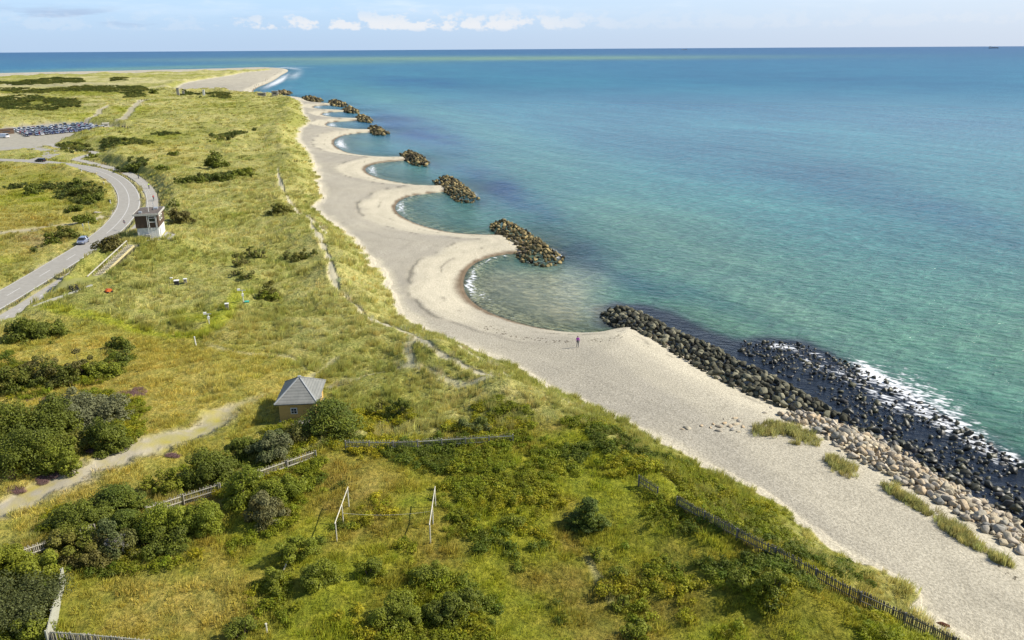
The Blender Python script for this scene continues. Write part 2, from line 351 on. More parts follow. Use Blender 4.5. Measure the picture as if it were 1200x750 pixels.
# (px, py, rx, ry, colour, strength) soft patches on the land
PATCH = [(150, 128, 22, 5, C_GRN * 1.5, .8), (95, 137, 22, 5, C_GRN * 1.6, .7), (140, 140, 22, 4, C_MAR2, .6), (45, 120, 55, 6, C_GRN * .9, .9), (90, 106, 70, 5, C_GRN * 1.0, .7), (45, 95, 60, 3, C_GRN, .5), (100, 99, 45, 3, C_TRK * .9, .5),
  (55, 100, 50, 1.5, C_TRK, .6), (150, 165, 40, 6, C_GRN * 1.3, .7), (90, 167, 25, 5, C_GRN * 1.2, .8), (195, 158, 20, 4, C_GRN * 1.1, .7), (190, 175, 45, 8, C_ORG, .35), (215, 184, 30, 6, C_ORG * .9, .3),
  (60, 208, 60, 8, C_GRN, .5), (40, 230, 50, 14, C_GRN * 1.4, .7), (30, 262, 50, 12, C_ORG * .9, .55), (45, 282, 25, 8, C_HEA, .45), (5, 305, 14, 5, C_GRN * 1.6, .8), (20, 310, 60, 14, C_MAR2, .4), (30, 195, 40, 5, C_ORG, .4),
  (260, 250, 30, 8, C_GRN * 1.6, .5), (250, 260, 50, 10, C_MAR2, .5), (140, 330, 22, 22, C_MAR2 * .8, .5), (165, 310, 10, 26, C_GRN, .35), (210, 340, 60, 20, C_MAR, .4), (280, 385, 30, 14, C_MEA, .6), (300, 365, 30, 12, C_MAR2, .4),
  (320, 365, 22, 10, C_MAR2 * .9, .4), (230, 372, 40, 8, C_GRN * 1.4, .5), (180, 430, 70, 30, C_ORG * 1.05, .45), (90, 448, 70, 12, C_ORG, .5), (220, 470, 60, 25, C_MEA, .5), (250, 440, 30, 14, C_MAR, .4), (160, 480, 40, 20, C_ORG, .4),
  (120, 585, 60, 22, C_ORG * .9, .6), (20, 570, 30, 12, C_ORG, .5), (330, 300, 40, 25, C_MAR2, .3), (420, 400, 50, 30, C_MAR2, .45), (460, 470, 60, 22, C_MAR2 * 1.1, .4), (560, 490, 80, 18, C_MAR2 * .95, .6),
  (200, 700, 110, 45, C_MEA * 1.02, .75), (250, 640, 30, 18, C_ORG, .5), (440, 620, 55, 28, C_ORG * .72, .55), (450, 560, 50, 18, C_ORG * .85, .5), (340, 610, 25, 20, C_ORG * .9, .5), (430, 570, 30, 12, C_MEA * .9, .5),
  (540, 540, 110, 20, C_GRN * 1.2, .7), (590, 590, 60, 40, C_GRN * 1.25, .7), (500, 710, 80, 38, C_GRN * 1.0, .85), (380, 670, 45, 25, C_GRN * 1.3, .6), (330, 700, 30, 30, C_GRN * 1.2, .5),
  (650, 700, 50, 40, C_ORG * .6, .55), (800, 650, 60, 30, C_ORG * .75, .6), (740, 620, 40, 22, C_MEA2 * .8, .5), (830, 710, 70, 28, C_ORG * .55, .5), (640, 655, 40, 30, C_ORG * .55, .5), (700, 720, 50, 30, C_MEA2 * .7, .5),
  (900, 700, 80, 28, C_GRN * 1.3, .65), (960, 730, 60, 25, C_GRN * 1.2, .6), (800, 560, 90, 28, C_GRN * 1.15, .6), (900, 600, 60, 25, C_GRN * 1.1, .7), (980, 655, 50, 20, C_GRN * 1.2, .6), (850, 545, 20, 14, C_MAR, .3), (1030, 690, 30, 18, C_ORG, .4),
  (1100, 735, 30, 18, C_CREAM * .9, .5), (20, 700, 50, 40, C_GRN, .7), (400, 160, 0.1, 0.1, C_MAR, 0), (300, 86, 40, 3, C_MAR * 1.05, .5)]
FOOTP = wpoly([(108, 334.5), (92, 341), (74, 347), (55, 353.5), (38, 360)], 3.6, 1)
def in_poly_w(x, y, P, soft): return sst(pdist(x, y, P, True), -soft, soft)
def ground(x, y, z, ds, dv):
    """macro colour, plus weights: grass, meadow, garden, sand, bare"""
    px, py = proj(x, y, z)
    r = np.hypot(x, y); k = np.clip(r / 120, 0.6, 8)
    edge = dv + fbm(x, y, 2.2, 3, 3) * 1.1 + fbm(x, y, 6, 3, 3) * 1.6
    vg = sst(edge, -0.25 * k, 0.45 * k)
    garden = in_poly_w(x, y, GARDEN, 0.6); meadow = in_poly_w(x, y, MEADOW, 4) * (1 - garden); leftm = in_poly_w(x, y, LEFTM, 3)
    n1 = fbm(x, y, 26, 3, 61); n2 = fbm(x, y, 7, 3, 71); n3 = fbm(x, y, 2.4, 3, 81)
    o = lambda a: a[..., None]
    mar = C_MAR + (C_MAR2 - C_MAR) * o(np.clip(0.40 + n1 * .65 + n2 * .75 + n3 * .35, 0, 1))
    mea = C_MEA + (C_MEA2 - C_MEA) * o(np.clip(0.40 + n1 * .6 + n2 * .8 + n3 * .4, 0, 1))
    t = np.clip(0.5 + n2 * 1.2 + n3 * .5 + n1 * .5, 0, 1)
    gar = C_GRN * 1.35 + (C_ORG * .78 - C_GRN * 1.35) * o(t)
    c_ = mar + (mea - mar) * o(np.clip(meadow + leftm * .7, 0, 1))
    # far heath: olive and straw patches
    fr = sst(r, 260, 500) * (1 - sst(dv, 60, 30) * 0)
    inland = sst(dv, 25, 70)
    pt_ = sst(fbm(x, y * 0.6, 40, 4, 91) + .25 * inland, 0.12, 0.42)
    c_ = c_ + (C_MAR2 * 1.0 - c_) * o(pt_ * fr * .8)
    vf = sst(r, 500, 800); st_ = fbm(x * .45, y, 45, 4, 95); c_ = c_ + (C_GRN * 1.25 - c_) * o(sst(st_, .18, .4) * vf * .75 * inland); c_ = c_ + (np.array([.50, .45, .25]) - c_) * o(sst(-st_, .12, .4) * vf * .8)
    c_ = c_ + (gar - c_) * o(garden)
    for (qx, qy, rx, ry, cc, s) in PATCH:
        g = np.exp(-(((px - qx) / rx) ** 2 + ((py - qy) / ry) ** 2)) * s
        g = np.clip(g * (1 + n2 * .9 + n3 * .5), 0, 1)
        c_ = c_ + (np.asarray(cc) - c_) * o(g)
    gp = pdist(x, y, GREENP); g = 1 - sst(gp + n2, 0.7, 2.0); c_ = c_ + (C_GRN * 1.7 - c_) * o(g * .8)
    bare = np.zeros_like(x)
    dtr = pdist(x, y, TRACK); nt3 = fbm(x, y, .9, 3, 83); w = (1 - sst(dtr + n3 * 1.0 + n2 * .5 + nt3 * .9, 0.9, 2.7)) * sst(np.hypot(x - HUT[0], y - HUT[1]), 5.5, 9.5)
    g2 = w * np.clip(.8 + n3 * .9 + nt3 * .7, 0, 1) * (1 - .45 * np.exp(-((dtr - .1) / .45) ** 2) * sst(n2, -.2, .3)); c_ = c_ + (C_TRK * o(1 + .15 * n3) - c_) * o(g2); bare = np.maximum(bare, w)
    for P, wd, ts in zip(TRAIL, TRAIL_W, TRAIL_S):
        d = pdist(x, y, P); kk = wd * np.clip(.7 + 1.3 * fbm(x, y, 5, 2, 15), .15, 1.6) if wd > .3 else wd * np.ones_like(x)
        w = 1 - sst(d + n3 * .45 + n2 * .3, kk, kk + .55); c_ = c_ + (C_CREAM * .88 - c_) * o(w * ts); bare = np.maximum(bare, w * min(1, ts + .15))
    for P, wd in zip(FARTRK, FARTRK_W):
        d = pdist(x, y, P); w = 1 - sst(d + n2 * wd * .5, wd * .8, wd * 1.5); c_ = c_ + (C_TRK * 1.05 - c_) * o(w * .85); bare = np.maximum(bare, w)
    wl = in_poly_w(x, y, WALKLAWN, .5); c_ = c_ + ((C_GRN * 1.5 * o(.5 + .5 * sst(n2, -.3, .3)) + C_TRK * .35 * o(sst(n2, .3, -.2))) - c_) * o(wl * .9); bare = np.maximum(bare, wl)
    tt = np.clip(((x - STT[0]) * (STB[0] - STT[0]) + (y - STT[1]) * (STB[1] - STT[1])) / ((STB[0] - STT[0]) ** 2 + (STB[1] - STT[1]) ** 2), -.05, 1.08); w = 1 - sst(np.hypot(x - STT[0] - tt * (STB[0] - STT[0]), y - STT[1] - tt * (STB[1] - STT[1])), 1.0, 1.5)
    c_ = c_ + (C_TRK * .45 - c_) * o(w * .8); bare = np.maximum(bare, w)
    bare = np.maximum(bare, 1 - sst(pdist(x, y, FOOTP), 1.0, 1.6))
    # road verge
    rd = np.minimum(pdist(x, y, road_c) - RW / 2, pdist(x, y, cyc_c) - 1.6); w = 1 - sst(rd + n3 * .3, .2, .9)
    c_ = c_ + (C_TRK * .8 - c_) * o(w * .7); bare = np.maximum(bare, 1 - sst(rd, 0.2, .6))
    wl = in_poly_w(x, y, LOT, 1.0); c_ = c_ + (C_TRK * .85 - c_) * o(wl); bare = np.maximum(bare, wl)
    # beach
    b1 = fbm(x, y, 9, 3, 101); b2 = fbm(x, y, 2.2, 3, 111); b3 = fbm(x, y, 30, 2, 121)
    dr = pdist(x, y, REEF); nr = 1 - sst(dr, 18, 30)
    spit = sst(y, 900, 1300)
    gw = sst(ds + b1 * 3.5, 8, 12) * sst(-dv + b1 * 1.5 + b2, .8, 3.0) * (1 - nr) + nr * sst(-dv + b1 * 1.2 + b2 * .8, 0.9, 2.2) * sst(dr + b1 * 1.5, 6.5, 9.5) * np.clip(1 - .6 * sst(dr + b3 * 8, 14, 10), 0, 1)
    gw = np.clip(gw * (.85 + .25 * b3 + .25 * b1), 0, 1) * (1 - .45 * spit)
    grav = C_GRAV * o(1 + .10 * b1 + .05 * b2)
    s_ = C_CREAM * o(1 + .06 * b2) + (grav - C_CREAM * o(1 + .06 * b2)) * o(gw)
    stq = fbm(ds + b1 * 2.5, (x + y) * .05, 1.6, 3, 161) * sst(ds, 2, 6) * (1 - .5 * nr); s_ = s_ * o(1 + .13 * stq + .07 * fbm(x, y, 3.5, 3, 162))
    for tq in (5.2, 7.0): ln = np.exp(-((-dv + b1 * .8 - tq) / .22) ** 2) * sst(fbm(x, y, 4, 2, int(tq * 10)), -.3, .3); s_ = s_ * o(1 - .13 * ln * nr)
    ln = np.exp(-((ds + b1 * 1.6 + b2 * .5 - 10.5) / .45) ** 2) * sst(fbm(x, y, 5, 2, 131), -.25, .3) * (1 - nr); s_ = s_ * o(1 - .5 * ln)
    ln = np.exp(-((ds + b1 * 1.2 + b2 * .4 - 4.8) / .28) ** 2) * sst(fbm(x, y, 3, 2, 141), 0, .35); s_ = s_ * o(1 - .42 * ln)
    wet = 1 - sst(ds + b2 * .35 + b1 * .4, .55, 1.5 + 1.2 * sst(b3, 0, .6)); s_ = s_ + (C_WET * (1 + .25 * o(b2)) - s_) * o(wet * (1 - .5 * spit))
    under = sst(-ds, 0.05, 1.2); s_ = s_ + (np.array([.42, .38, .25]) * o(1 + .12 * b1) - s_) * o(under)
    weed = sst(fbm(x * .8, y * 1.5, 10, 3, 151), .12, .4) * sst(-ds, 2, 5); s_ = s_ + (np.array([.11, .10, .035]) - s_) * o(weed * .55)
    c_ = s_ + (c_ - s_) * o(vg)
    return c_, vg, meadow, garden, bare

# ------------------------------------------------------------ ground sheet and sea sheet
def polar(az, dep):
    r = 41.5 / np.tan(dep); A, Rr = np.meshgrid(az, r)
    x = Rr * np.sin(A); y = Rr * np.cos(A)
    nA, nR = len(az), len(r); i = np.arange(nR - 1)[:, None] * nA + np.arange(nA - 1)[None]
    q = np.stack([i, i + 1, i + 1 + nA, i + nA], -1).reshape(-1, 4)
    return x.ravel(), y.ravel(), q
def steps(*segs):
    out = []
    for a, b, s in segs: out.append(np.arange(a, b, s))
    return R(1) * np.concatenate(out)
azT = steps((-80, -37, 1.0), (-37, 38, .085), (38, 80.1, 1.0))
dep = np.concatenate([np.arange(60, 46, -1), np.arange(46, 8, -.095), np.arange(8, 3.5, -.05), np.arange(3.5, .95, -.025), [.9, .8, .7, .6]]) * R(1)
x, y, q = polar(azT, dep)
ds, dv = fields(x, y)
z = hfun(x, y, ds, dv)
gc, vg, wm_, wg_, bare = ground(x, y, z, ds, dv)
# hummocky relief of the marram grass cover
micro = (fbm(x, y, 1.5, 2, 161) * .22 + fbm(x, y, 4.2, 2, 171) * .35) * (1 + .6 * sst(np.hypot(x, y), 90, 140)) * sst(dv, 0, 3) * (1 - bare) * np.where(wg_ + wm_ > .5, .45, 1.0)
pad = np.minimum(np.hypot(x - TOWER[0], y - TOWER[1]) - 4, np.hypot(x - HUT[0], y - HUT[1]) - 4)
micro *= sst(pad, 0, 3); z = z + micro
me = mesh_np('ground', np.stack([x, y, z], 1), q); cattr(me, 'col', gc); fattr(me, 'grass', vg * (1 - bare)); fattr(me, 'sand', (1 - vg) * (ds > 0.3)); fattr(me, 'wet', 1 - sst(ds, .3, 1.8))
m, nt, b, o = newmat('ground')
cA = attr(nt, 'col').outputs['Color']; gA = attr(nt, 'grass').outputs['Fac']; sA = attr(nt, 'sand').outputs['Fac']; wA = attr(nt, 'wet').outputs['Fac']
n1 = noise(nt, 2.6, 6, .68); n2 = noise(nt, .55, 5, .6); n3 = noise(nt, 9.0, 3, .6)
sp1 = noise(nt, 4.2, 4, .72)
g_var = mixc(nt, ss(nt, n1, .36, .66), (0.62, 0.66, 0.55), (1.28, 1.25, 1.25))
g_var = mixc(nt, 1.0, g_var, mixc(nt, ss(nt, n2, .35, .65), (.82, .88, .8), (1.14, 1.08, 1.05)), 'MULTIPLY')
s_var = mixc(nt, ss(nt, sp1, .30, .70), (.70, .69, .67), (1.26, 1.26, 1.26))
v = mixc(nt, sA, (1.0, 1.0, 1.0), s_var); v = mixc(nt, gA, v, g_var)
nt.links.new(mixc(nt, 1.0, cA, v, 'MULTIPLY'), b.inputs['Base Color'])
b.inputs['Roughness'].default_value = .9; b.inputs['Specular IOR Level'].default_value = .15
hh = math_(nt, 'ADD', math_(nt, 'MULTIPLY', n1, math_(nt, 'MULTIPLY_ADD', gA, 1.0, 0.12)), math_(nt, 'MULTIPLY', n2, math_(nt, 'MULTIPLY', gA, 1.6)))
hh = math_(nt, 'ADD', hh, math_(nt, 'MULTIPLY', sp1, math_(nt, 'MULTIPLY', sA, .22)))
bump(nt, hh, 1.0, .42, b)
ground_o = link('ground', me, m, smooth=True); tag(ground_o, 'grassy dunes, beach and heath as one ground', None, None, 'structure')

# sea
azS = steps((-80, -40, 1.0), (-40, 40, .16), (40, 80.1, 1.0))
depS = np.concatenate([np.arange(46, 8, -.11), np.arange(8, 3, -.05), np.arange(3, .5, -.03), np.arange(.5, .045, -.01)]) * R(1)
x, y, q = polar(azS, depS)
x *= 44 / 41.5; y *= 44 / 41.5
ds = pdist(x, y, LAND, True); px, py = proj(x, y, 0 * x)
k0 = 1.0
def wc(r_, g_, b_): return np.array(lin(r_, g_, b_)) * np.array([.47, .545, .51])
stops = [(58, (48, 112, 172)), (66, (56, 124, 176)), (76, (62, 138, 184)), (100, (62, 146, 188)), (140, (68, 152, 186)), (200, (78, 158, 180)), (260, (92, 164, 172)), (330, (104, 162, 156)), (400, (116, 166, 146)), (520, (116, 166, 142)), (700, (116, 166, 142))]
sy = np.array([s[0] for s in stops]); sc_ = np.array([wc(*s[1]) for s in stops])
hor = 61 - px * .0063
yy = py - (hor - 57)
base = np.stack([np.interp(yy, sy, sc_[:, i]) for i in range(3)], 1)
def spot(qx, qy, rx, ry, ang, cc, s, nz=.5):
    global base
    a = R(ang); dx = px - qx; dy = py - qy; u = (dx * math.cos(a) + dy * math.sin(a)) / rx; v_ = (-dx * math.sin(a) + dy * math.cos(a)) / ry
    nn = fbm(px / rx, py / ry, .5, 3, int(qx)) * nz
    g = np.clip(np.exp(-(u * u + v_ * v_)) * (1 + nn * 1.4) * s, 0, 1)[:, None]; base = base + (wc(*cc) - base) * g
spot(820, 330, 330, 75, 24, (126, 170, 152), .85); spot(640, 230, 150, 50, 20, (104, 164, 160), .5); spot(760, 280, 120, 26, 24, (128, 172, 160), .45); spot(930, 370, 140, 22, 30, (134, 172, 158), .45); spot(1130, 440, 160, 30, 30, (110, 166, 152), .4)
spot(620, 110, 240, 30, 4, (76, 154, 182), .5); spot(480, 125, 130, 14, 14, (104, 164, 170), .45); spot(560, 165, 150, 22, 22, (98, 164, 166), .5); spot(700, 150, 120, 20, 10, (84, 152, 178), .4)
spot(490, 96, 70, 7, 2, (44, 112, 172), .55); spot(490, 155, 70, 14, 14, (34, 98, 162), 1.0); spot(575, 215, 60, 18, 28, (32, 90, 150), .95); spot(470, 140, 26, 5, 8, (36, 90, 148), .7); spot(640, 250, 30, 12, 25, (46, 110, 150), .5)
spot(900, 200, 200, 26, 14, (50, 124, 160), .7); spot(1080, 240, 170, 20, 16, (54, 124, 158), .65); spot(800, 120, 260, 12, 3, (50, 122, 168), .6); spot(1000, 95, 260, 8, 2, (56, 120, 170), .55); spot(1100, 140, 160, 22, 8, (84, 148, 184), .4)
spot(690, 300, 60, 22, 24, (36, 82, 116), .85); spot(655, 300, 26, 10, 26, (30, 60, 92), .75); spot(560, 236, 22, 8, 20, (30, 74, 120), .7); spot(505, 192, 16, 6, 18, (30, 74, 124), .6); spot(750, 335, 60, 12, 20, (60, 112, 130), .6); spot(820, 345, 60, 10, 22, (66, 124, 136), .5)
spot(990, 470, 240, 18, 29, (34, 42, 66), 0.0)
spot(560, 68.5, 300, 2.6, -.3, (150, 182, 158), 1.1, .15); spot(440, 74, 90, 3, 0, (90, 150, 176), .6); spot(170, 80, 220, 2.2, -1.5, (120, 168, 166), .95, .2); spot(420, 72, 120, 2.4, -.5, (124, 168, 164), .5)
# dark weed-grown boulder ground along the revetment and over the reef
REEFPOLY = wpoly([(690, 362), (720, 352), (770, 358), (820, 380), (862, 396), (900, 394), (940, 399), (990, 418), (1040, 440), (1090, 470), (1150, 508), (1210, 545), (1400, 660), (1400, 900), (1200, 640), (1130, 596), (1060, 552), (1000, 520), (950, 495), (900, 475), (860, 457), (820, 434), (780, 409), (735, 392), (700, 384)], 0, 1)
rp = pdist(x, y, REEFPOLY, True); rw = sst(rp + fbm(x, y, 5, 3, 201) * 1.6, -2.6, 2.2)
base = base + (np.array([.012, .014, .030]) - base) * (rw * .96)[:, None]
big = fbm(x, y, 60, 4, 211); r_ = np.hypot(x, y)
base = base * (1 + big[:, None] * np.array([.30, .20, .10]))
lag = (np.exp(-(((px - 620) / 82) ** 4 + ((py - 352) / 38) ** 4)))[:, None]; base = base + (wc(164, 160, 142) * 1.55 - base) * np.clip(lag * 1.1, 0, .92)
for qx, qy, rx, ry in ((525, 250, 50, 16), (475, 203, 35, 9), (425, 168, 28, 6)): 
    g = np.exp(-(((px - qx) / rx) ** 2 + ((py - qy) / ry) ** 2))[:, None]; base = base + (wc(116, 160, 150) * 1.1 - base) * g * .75
for i in range(3):
    pass
depth = np.maximum(-ds, 0) * (.085 + .1 * (rw > .3))
opac = 1 - np.exp(-depth * 1.15); opac = np.maximum(opac, rw * sst(-ds, -.5, 1.0) * .9)
opac = np.where(r_ > 1500, np.maximum(opac, .75), opac)
foam = np.zeros_like(x)
def fo(qx, qy, rx, ry, s, d0=.9, wd=.8):
    global foam
    g = np.exp(-(((px - qx) / rx) ** 2 + ((py - qy) / ry) ** 2)) * s
    foam = np.maximum(foam, g * np.exp(-((-ds + fbm(x, y, 3, 2, 221) * .9 - d0) / wd) ** 2))
fo(546, 332, 22, 26, 1.1, 1.5, 1.0); fo(575, 303, 40, 8, .9, 1.2, .5); fo(560, 350, 20, 14, .6, 3.2, 1.2); fo(600, 374, 60, 8, .35, 1.0, .4)
fo(464, 243, 14, 12, 1.1, 1.8, 1.3); fo(490, 230, 30, 5, .8, 1.0, .6); fo(490, 264, 40, 8, .35, .8, .5)
fo(431, 201, 12, 10, 1.2, 2.5, 2.0); fo(395, 170, 14, 9, 1.3, 3.5, 2.8); fo(384, 147, 12, 4, 1.3, 4, 3.0); fo(378, 134, 10, 3, 1.2, 4, 3); fo(370, 125, 10, 2, 1.0, 4, 3)
fo(320, 94, 30, 12, 1.2, 10, 9); fo(334, 86, 20, 8, 1.2, 30, 16); fo(315, 100, 25, 8, 1.0, 45, 14); fo(325, 80, 60, 3, .9, 25, 18); fo(150, 82, 200, 3, .9, 12, 9)
fo(340, 78, 50, 2.2, .8, 70, 30)
RE = [(920, 407, 20, 4, 8), (955, 415, 14, 3, 20), (1025, 441, 26, 8, 22), (1050, 455, 24, 7, 30), (1040, 470, 45, 8, 30), (1080, 480, 40, 9, 30), (1110, 500, 34, 9, 32), (1150, 522, 40, 10, 32), (990, 440, 40, 8, 25), (950, 425, 26, 5, 25), (1185, 535, 26, 8, 34), (1120, 478, 30, 4, 32), (1056, 455, 60, 11, 30), (1128, 500, 60, 12, 33), (1015, 432, 22, 8, 24), (1090, 470, 70, 20, 31)]
RS = [1.1, .6, 1.5, 1.2, .85, .95, .95, .95, .7, .6, .9, .6, .95, .95, 1.1, .8]
for (qx, qy, rx, ry, an), s in zip(RE, RS):
    a = R(an); dx = px - qx; dy = py - qy; u = (dx * math.cos(a) + dy * math.sin(a)) / rx; v_ = (-dx * math.sin(a) + dy * math.cos(a)) / ry
    foam = np.maximum(foam, np.exp(-(u * u + v_ * v_)) * s)
for qx, qy, rx, ry, s in ((654, 300, 7, 5, .8), (648, 294, 8, 4, .6), (614, 270, 8, 4, .6), (630, 307, 22, 2.5, .55), (556, 228, 5, 3, .8), (540, 233, 14, 1.5, .5), (500, 190, 5, 2, .8), (452, 154, 3, 1.2, .9), (433, 141, 3, 1, .8)):
    foam = np.maximum(foam, np.exp(-(((px - qx) / rx) ** 2 + ((py - qy) / ry) ** 2)) * s)
me = mesh_np('sea', np.stack([x, y, 0 * x], 1), q); cattr(me, 'col', base); fattr(me, 'opac', opac); fattr(me, 'foam', foam); fattr(me, 'far', sst(r_, 250, 1200)); fattr(me, 'calm', 1 - sst(-ds, 3, 30))
m, nt, b, o = newmat('sea')
t = N(nt, 'ShaderNodeTexCoord')
def wave(ang, sx_, sy_, det, seed=0):
    mp = N(nt, 'ShaderNodeMapping'); mp.vector_type = 'TEXTURE'; mp.inputs['Rotation'].default_value = (0, 0, R(ang)); mp.inputs['Scale'].default_value = (1 / sx_, 1 / sy_, 1); mp.inputs['Location'].default_value = (seed, seed * 1.7, 0)
    nt.links.new(t.outputs['Object'], mp.inputs[0]); n = N(nt, 'ShaderNodeTexNoise'); n.inputs['Scale'].default_value = 1; n.inputs['Detail'].default_value = det; n.inputs['Roughness'].default_value = .55; n.inputs['Distortion'].default_value = .3
    nt.links.new(mp.outputs[0], n.inputs['Vector']); return n.outputs[0]
w1 = wave(48, .10, .30, 4); w2 = wave(-22, .42, .85, 5, 3.3); w3 = wave(-50, .05, .14, 4, 8.1); w4 = wave(-62, .018, .10, 5, 5.5); w5 = wave(-56, .005, .026, 4, 2.5)
fA = attr(nt, 'far').outputs['Fac']; cm = attr(nt, 'calm').outputs['Fac']
cA = attr(nt, 'col').outputs['Color']
crest = ss(nt, math_(nt, 'ADD', math_(nt, 'MULTIPLY', w1, .25), math_(nt, 'MULTIPLY', w2, .75)), .44, .62)
c_ = mixc(nt, 1.0, cA, mixc(nt, crest, (.76, .80, .84), (1.30, 1.24, 1.20)), 'MULTIPLY')
c_ = mixc(nt, 1.0, c_, mixc(nt, ss(nt, w4, .35, .68), (.86, .90, .93), (1.22, 1.14, 1.10)), 'MULTIPLY')
c_ = mixc(nt, 1.0, c_, mixc(nt, ss(nt, w5, .35, .68), (.92, .95, .97), (1.10, 1.06, 1.04)), 'MULTIPLY')
nt.links.new(c_, b.inputs['Base Color']); b.inputs['IOR'].default_value = 1.33; b.inputs['Specular IOR Level'].default_value = .30
nt.links.new(math_(nt, 'MULTIPLY_ADD', fA, .25, .16), b.inputs['Roughness'])
h = math_(nt, 'ADD', math_(nt, 'MULTIPLY', w1, .8), math_(nt, 'MULTIPLY', w2, .75)); h = math_(nt, 'ADD', h, math_(nt, 'MULTIPLY', w3, .9))
nrm = bump(nt, math_(nt, 'MULTIPLY', h, math_(nt, 'MULTIPLY_ADD', cm, -.45, 1.0)), .9, 1.0, b)
fm = attr(nt, 'foam').outputs['Fac']; fn = wave(-40, .8, 1.5, 7, 4.4)
fmask = ss(nt, math_(nt, 'ADD', fn, math_(nt, 'MULTIPLY', fm, .30)), .64, .86); fmask = math_(nt, 'MULTIPLY', fmask, ss(nt, fm, .06, .3))
wcn = wave(-20, .12, .42, 2, 17.0); wcm = math_(nt, 'MULTIPLY', ss(nt, wcn, .815, .84), math_(nt, 'SUBTRACT', 1.0, cm))
fmask = math_(nt, 'MAXIMUM', fmask, math_(nt, 'MULTIPLY', wcm, .7))
fb = N(nt, 'ShaderNodeBsdfPrincipled'); fb.inputs['Base Color'].default_value = (.72, .74, .76, 1); fb.inputs['Roughness'].default_value = .8
tr = N(nt, 'ShaderNodeBsdfTransparent'); tr.inputs[0].default_value = (.90, .97, .95, 1)
mx = N(nt, 'ShaderNodeMixShader'); fr = N(nt, 'ShaderNodeFresnel'); fr.inputs[0].default_value = 1.33; nt.links.new(nrm, fr.inputs['Normal'])
op = math_(nt, 'MAXIMUM', attr(nt, 'opac').outputs['Fac'], fr.outputs[0])
nt.links.new(op, mx.inputs[0]); nt.links.new(tr.outputs[0], mx.inputs[1]); nt.links.new(b.outputs[0], mx.inputs[2])
mx2 = N(nt, 'ShaderNodeMixShader'); nt.links.new(fmask, mx2.inputs[0]); nt.links.new(mx.outputs[0], mx2.inputs[1]); nt.links.new(fb.outputs[0], mx2.inputs[2]); nt.links.new(mx2.outputs[0], o.inputs[0])
sea_o = link('sea', me, m, smooth=True); tag(sea_o, 'turquoise to blue sea reaching the horizon', None, None, 'structure')

# roads
def strip(P, w, z, name, mname, l0=None, l1=None, parent=None):
    A = offset(P, -w / 2) if l0 is None else offset(P, l0); B = offset(P, w / 2) if l1 is None else offset(P, l1)
    n = len(P); v = np.zeros((2 * n, 3)); v[:n, :2] = A; v[n:, :2] = B; v[:, 2] = z
    i = np.arange(n - 1); q = np.stack([i, i + n, i + n + 1, i + 1], 1)
    return v, q
def resample(P, step):
    P = np.asarray(P); s = np.concatenate([[0], np.cumsum(np.hypot(*np.diff(P, axis=0).T))]); t = np.arange(0, s[-1], step)
    return np.stack([np.interp(t, s, P[:, 0]), np.interp(t, s, P[:, 1])], 1), t
m_asph = plain('asphalt', (.33, .315, .28), (.285, .27, .24), 1.2, .88, .2, .2)
m_path = plain('path_asphalt', (.37, .35, .31), (.32, .305, .27), 1.2, .88, .2, .2)
m_white = plain('road_paint', (.62, .61, .58), (.45, .44, .42), 3, .7)
rc, _ = resample(road_c, 2.0)
v, q = strip(rc, RW, ZR, '', ''); link('road', mesh_np('road', v, q), m_asph); tag(bpy.data.objects['road'], 'grey asphalt road curving through the dunes', None, None, 'structure')
mk = []
v, q = strip(rc, 0, ZR + .006, '', '', RW / 2 - .34, RW / 2 - .14); mk.append((v, q))
v, q = strip(rc, 0, ZR + .006, '', '', -RW / 2 + .15, -RW / 2 + .27); mk.append((v, q))
cl, t_ = resample(road_c, 1.0); n = len(cl)
v, q = strip(cl, 0, ZR + .006, '', '', -.07, .09); keep = np.array([(i % 13) < 5 for i in range(len(q))]); i_turn = np.argmin(np.hypot(*(cl - np.array(pt(112, 272, ZR))).T)); i_end = np.argmin(np.hypot(*(cl - np.array(pt(105, 197, ZR))).T))
keep |= (np.arange(len(q)) > i_turn) & (np.arange(len(q)) < i_end); mk.append((v, q[keep]))
cy, _ = resample(cyc_c, 1.0)
v2, q2 = strip(cy, 3.2, ZR + .012, '', ''); link('cycle_path', mesh_np('cycle_path', v2, q2), m_path); tag(bpy.data.objects['cycle_path'], 'pale asphalt cycle path beside the road', None, None, 'structure')
v, q = strip(cy, 0, ZR + .020, '', '', -.09, .09); keep = np.array([(i % 4) < 1 for i in range(len(q))]); mk.append((v, q[keep]))
off = 0; VV = []; QQ = []
for v, q in mk: VV.append(v); QQ.append(q + off); off += len(v)
link('road_markings', mesh_np('road_markings', np.concatenate(VV), np.concatenate(QQ)), m_white); tag(bpy.data.objects['road_markings'], 'white painted lines on the road and cycle path', None, None, 'structure')
def sheet(name, P, z, m, label):
    mb = MB(); mb.poly([(a, b_, z) for a, b_ in P]); o = mb.build(name, m); tag(o, label, None, None, 'structure'); return o
v, q = strip(resample(BRANCH, 2)[0], 7, ZR + .008, '', ''); link('side_road', mesh_np('side_road', v, q), m_asph); tag(bpy.data.objects['side_road'], 'short asphalt road to the car park', None, None, 'structure')
m_lot = plain('gravel_lot', (.36, .335, .27), (.28, .265, .22), .6, .9, .1)
sheet('parking_area', LOT, ZR + .004, m_lot, 'gravel car park surface among the dunes')
sheet('lay_by', np.array([pt(*p, ZR) for p in ((121, 253), (131, 254), (139, 244), (136, 243.5), (124, 247))]), ZR + .004, m_path, 'pale asphalt lay-by at the inside of the bend')
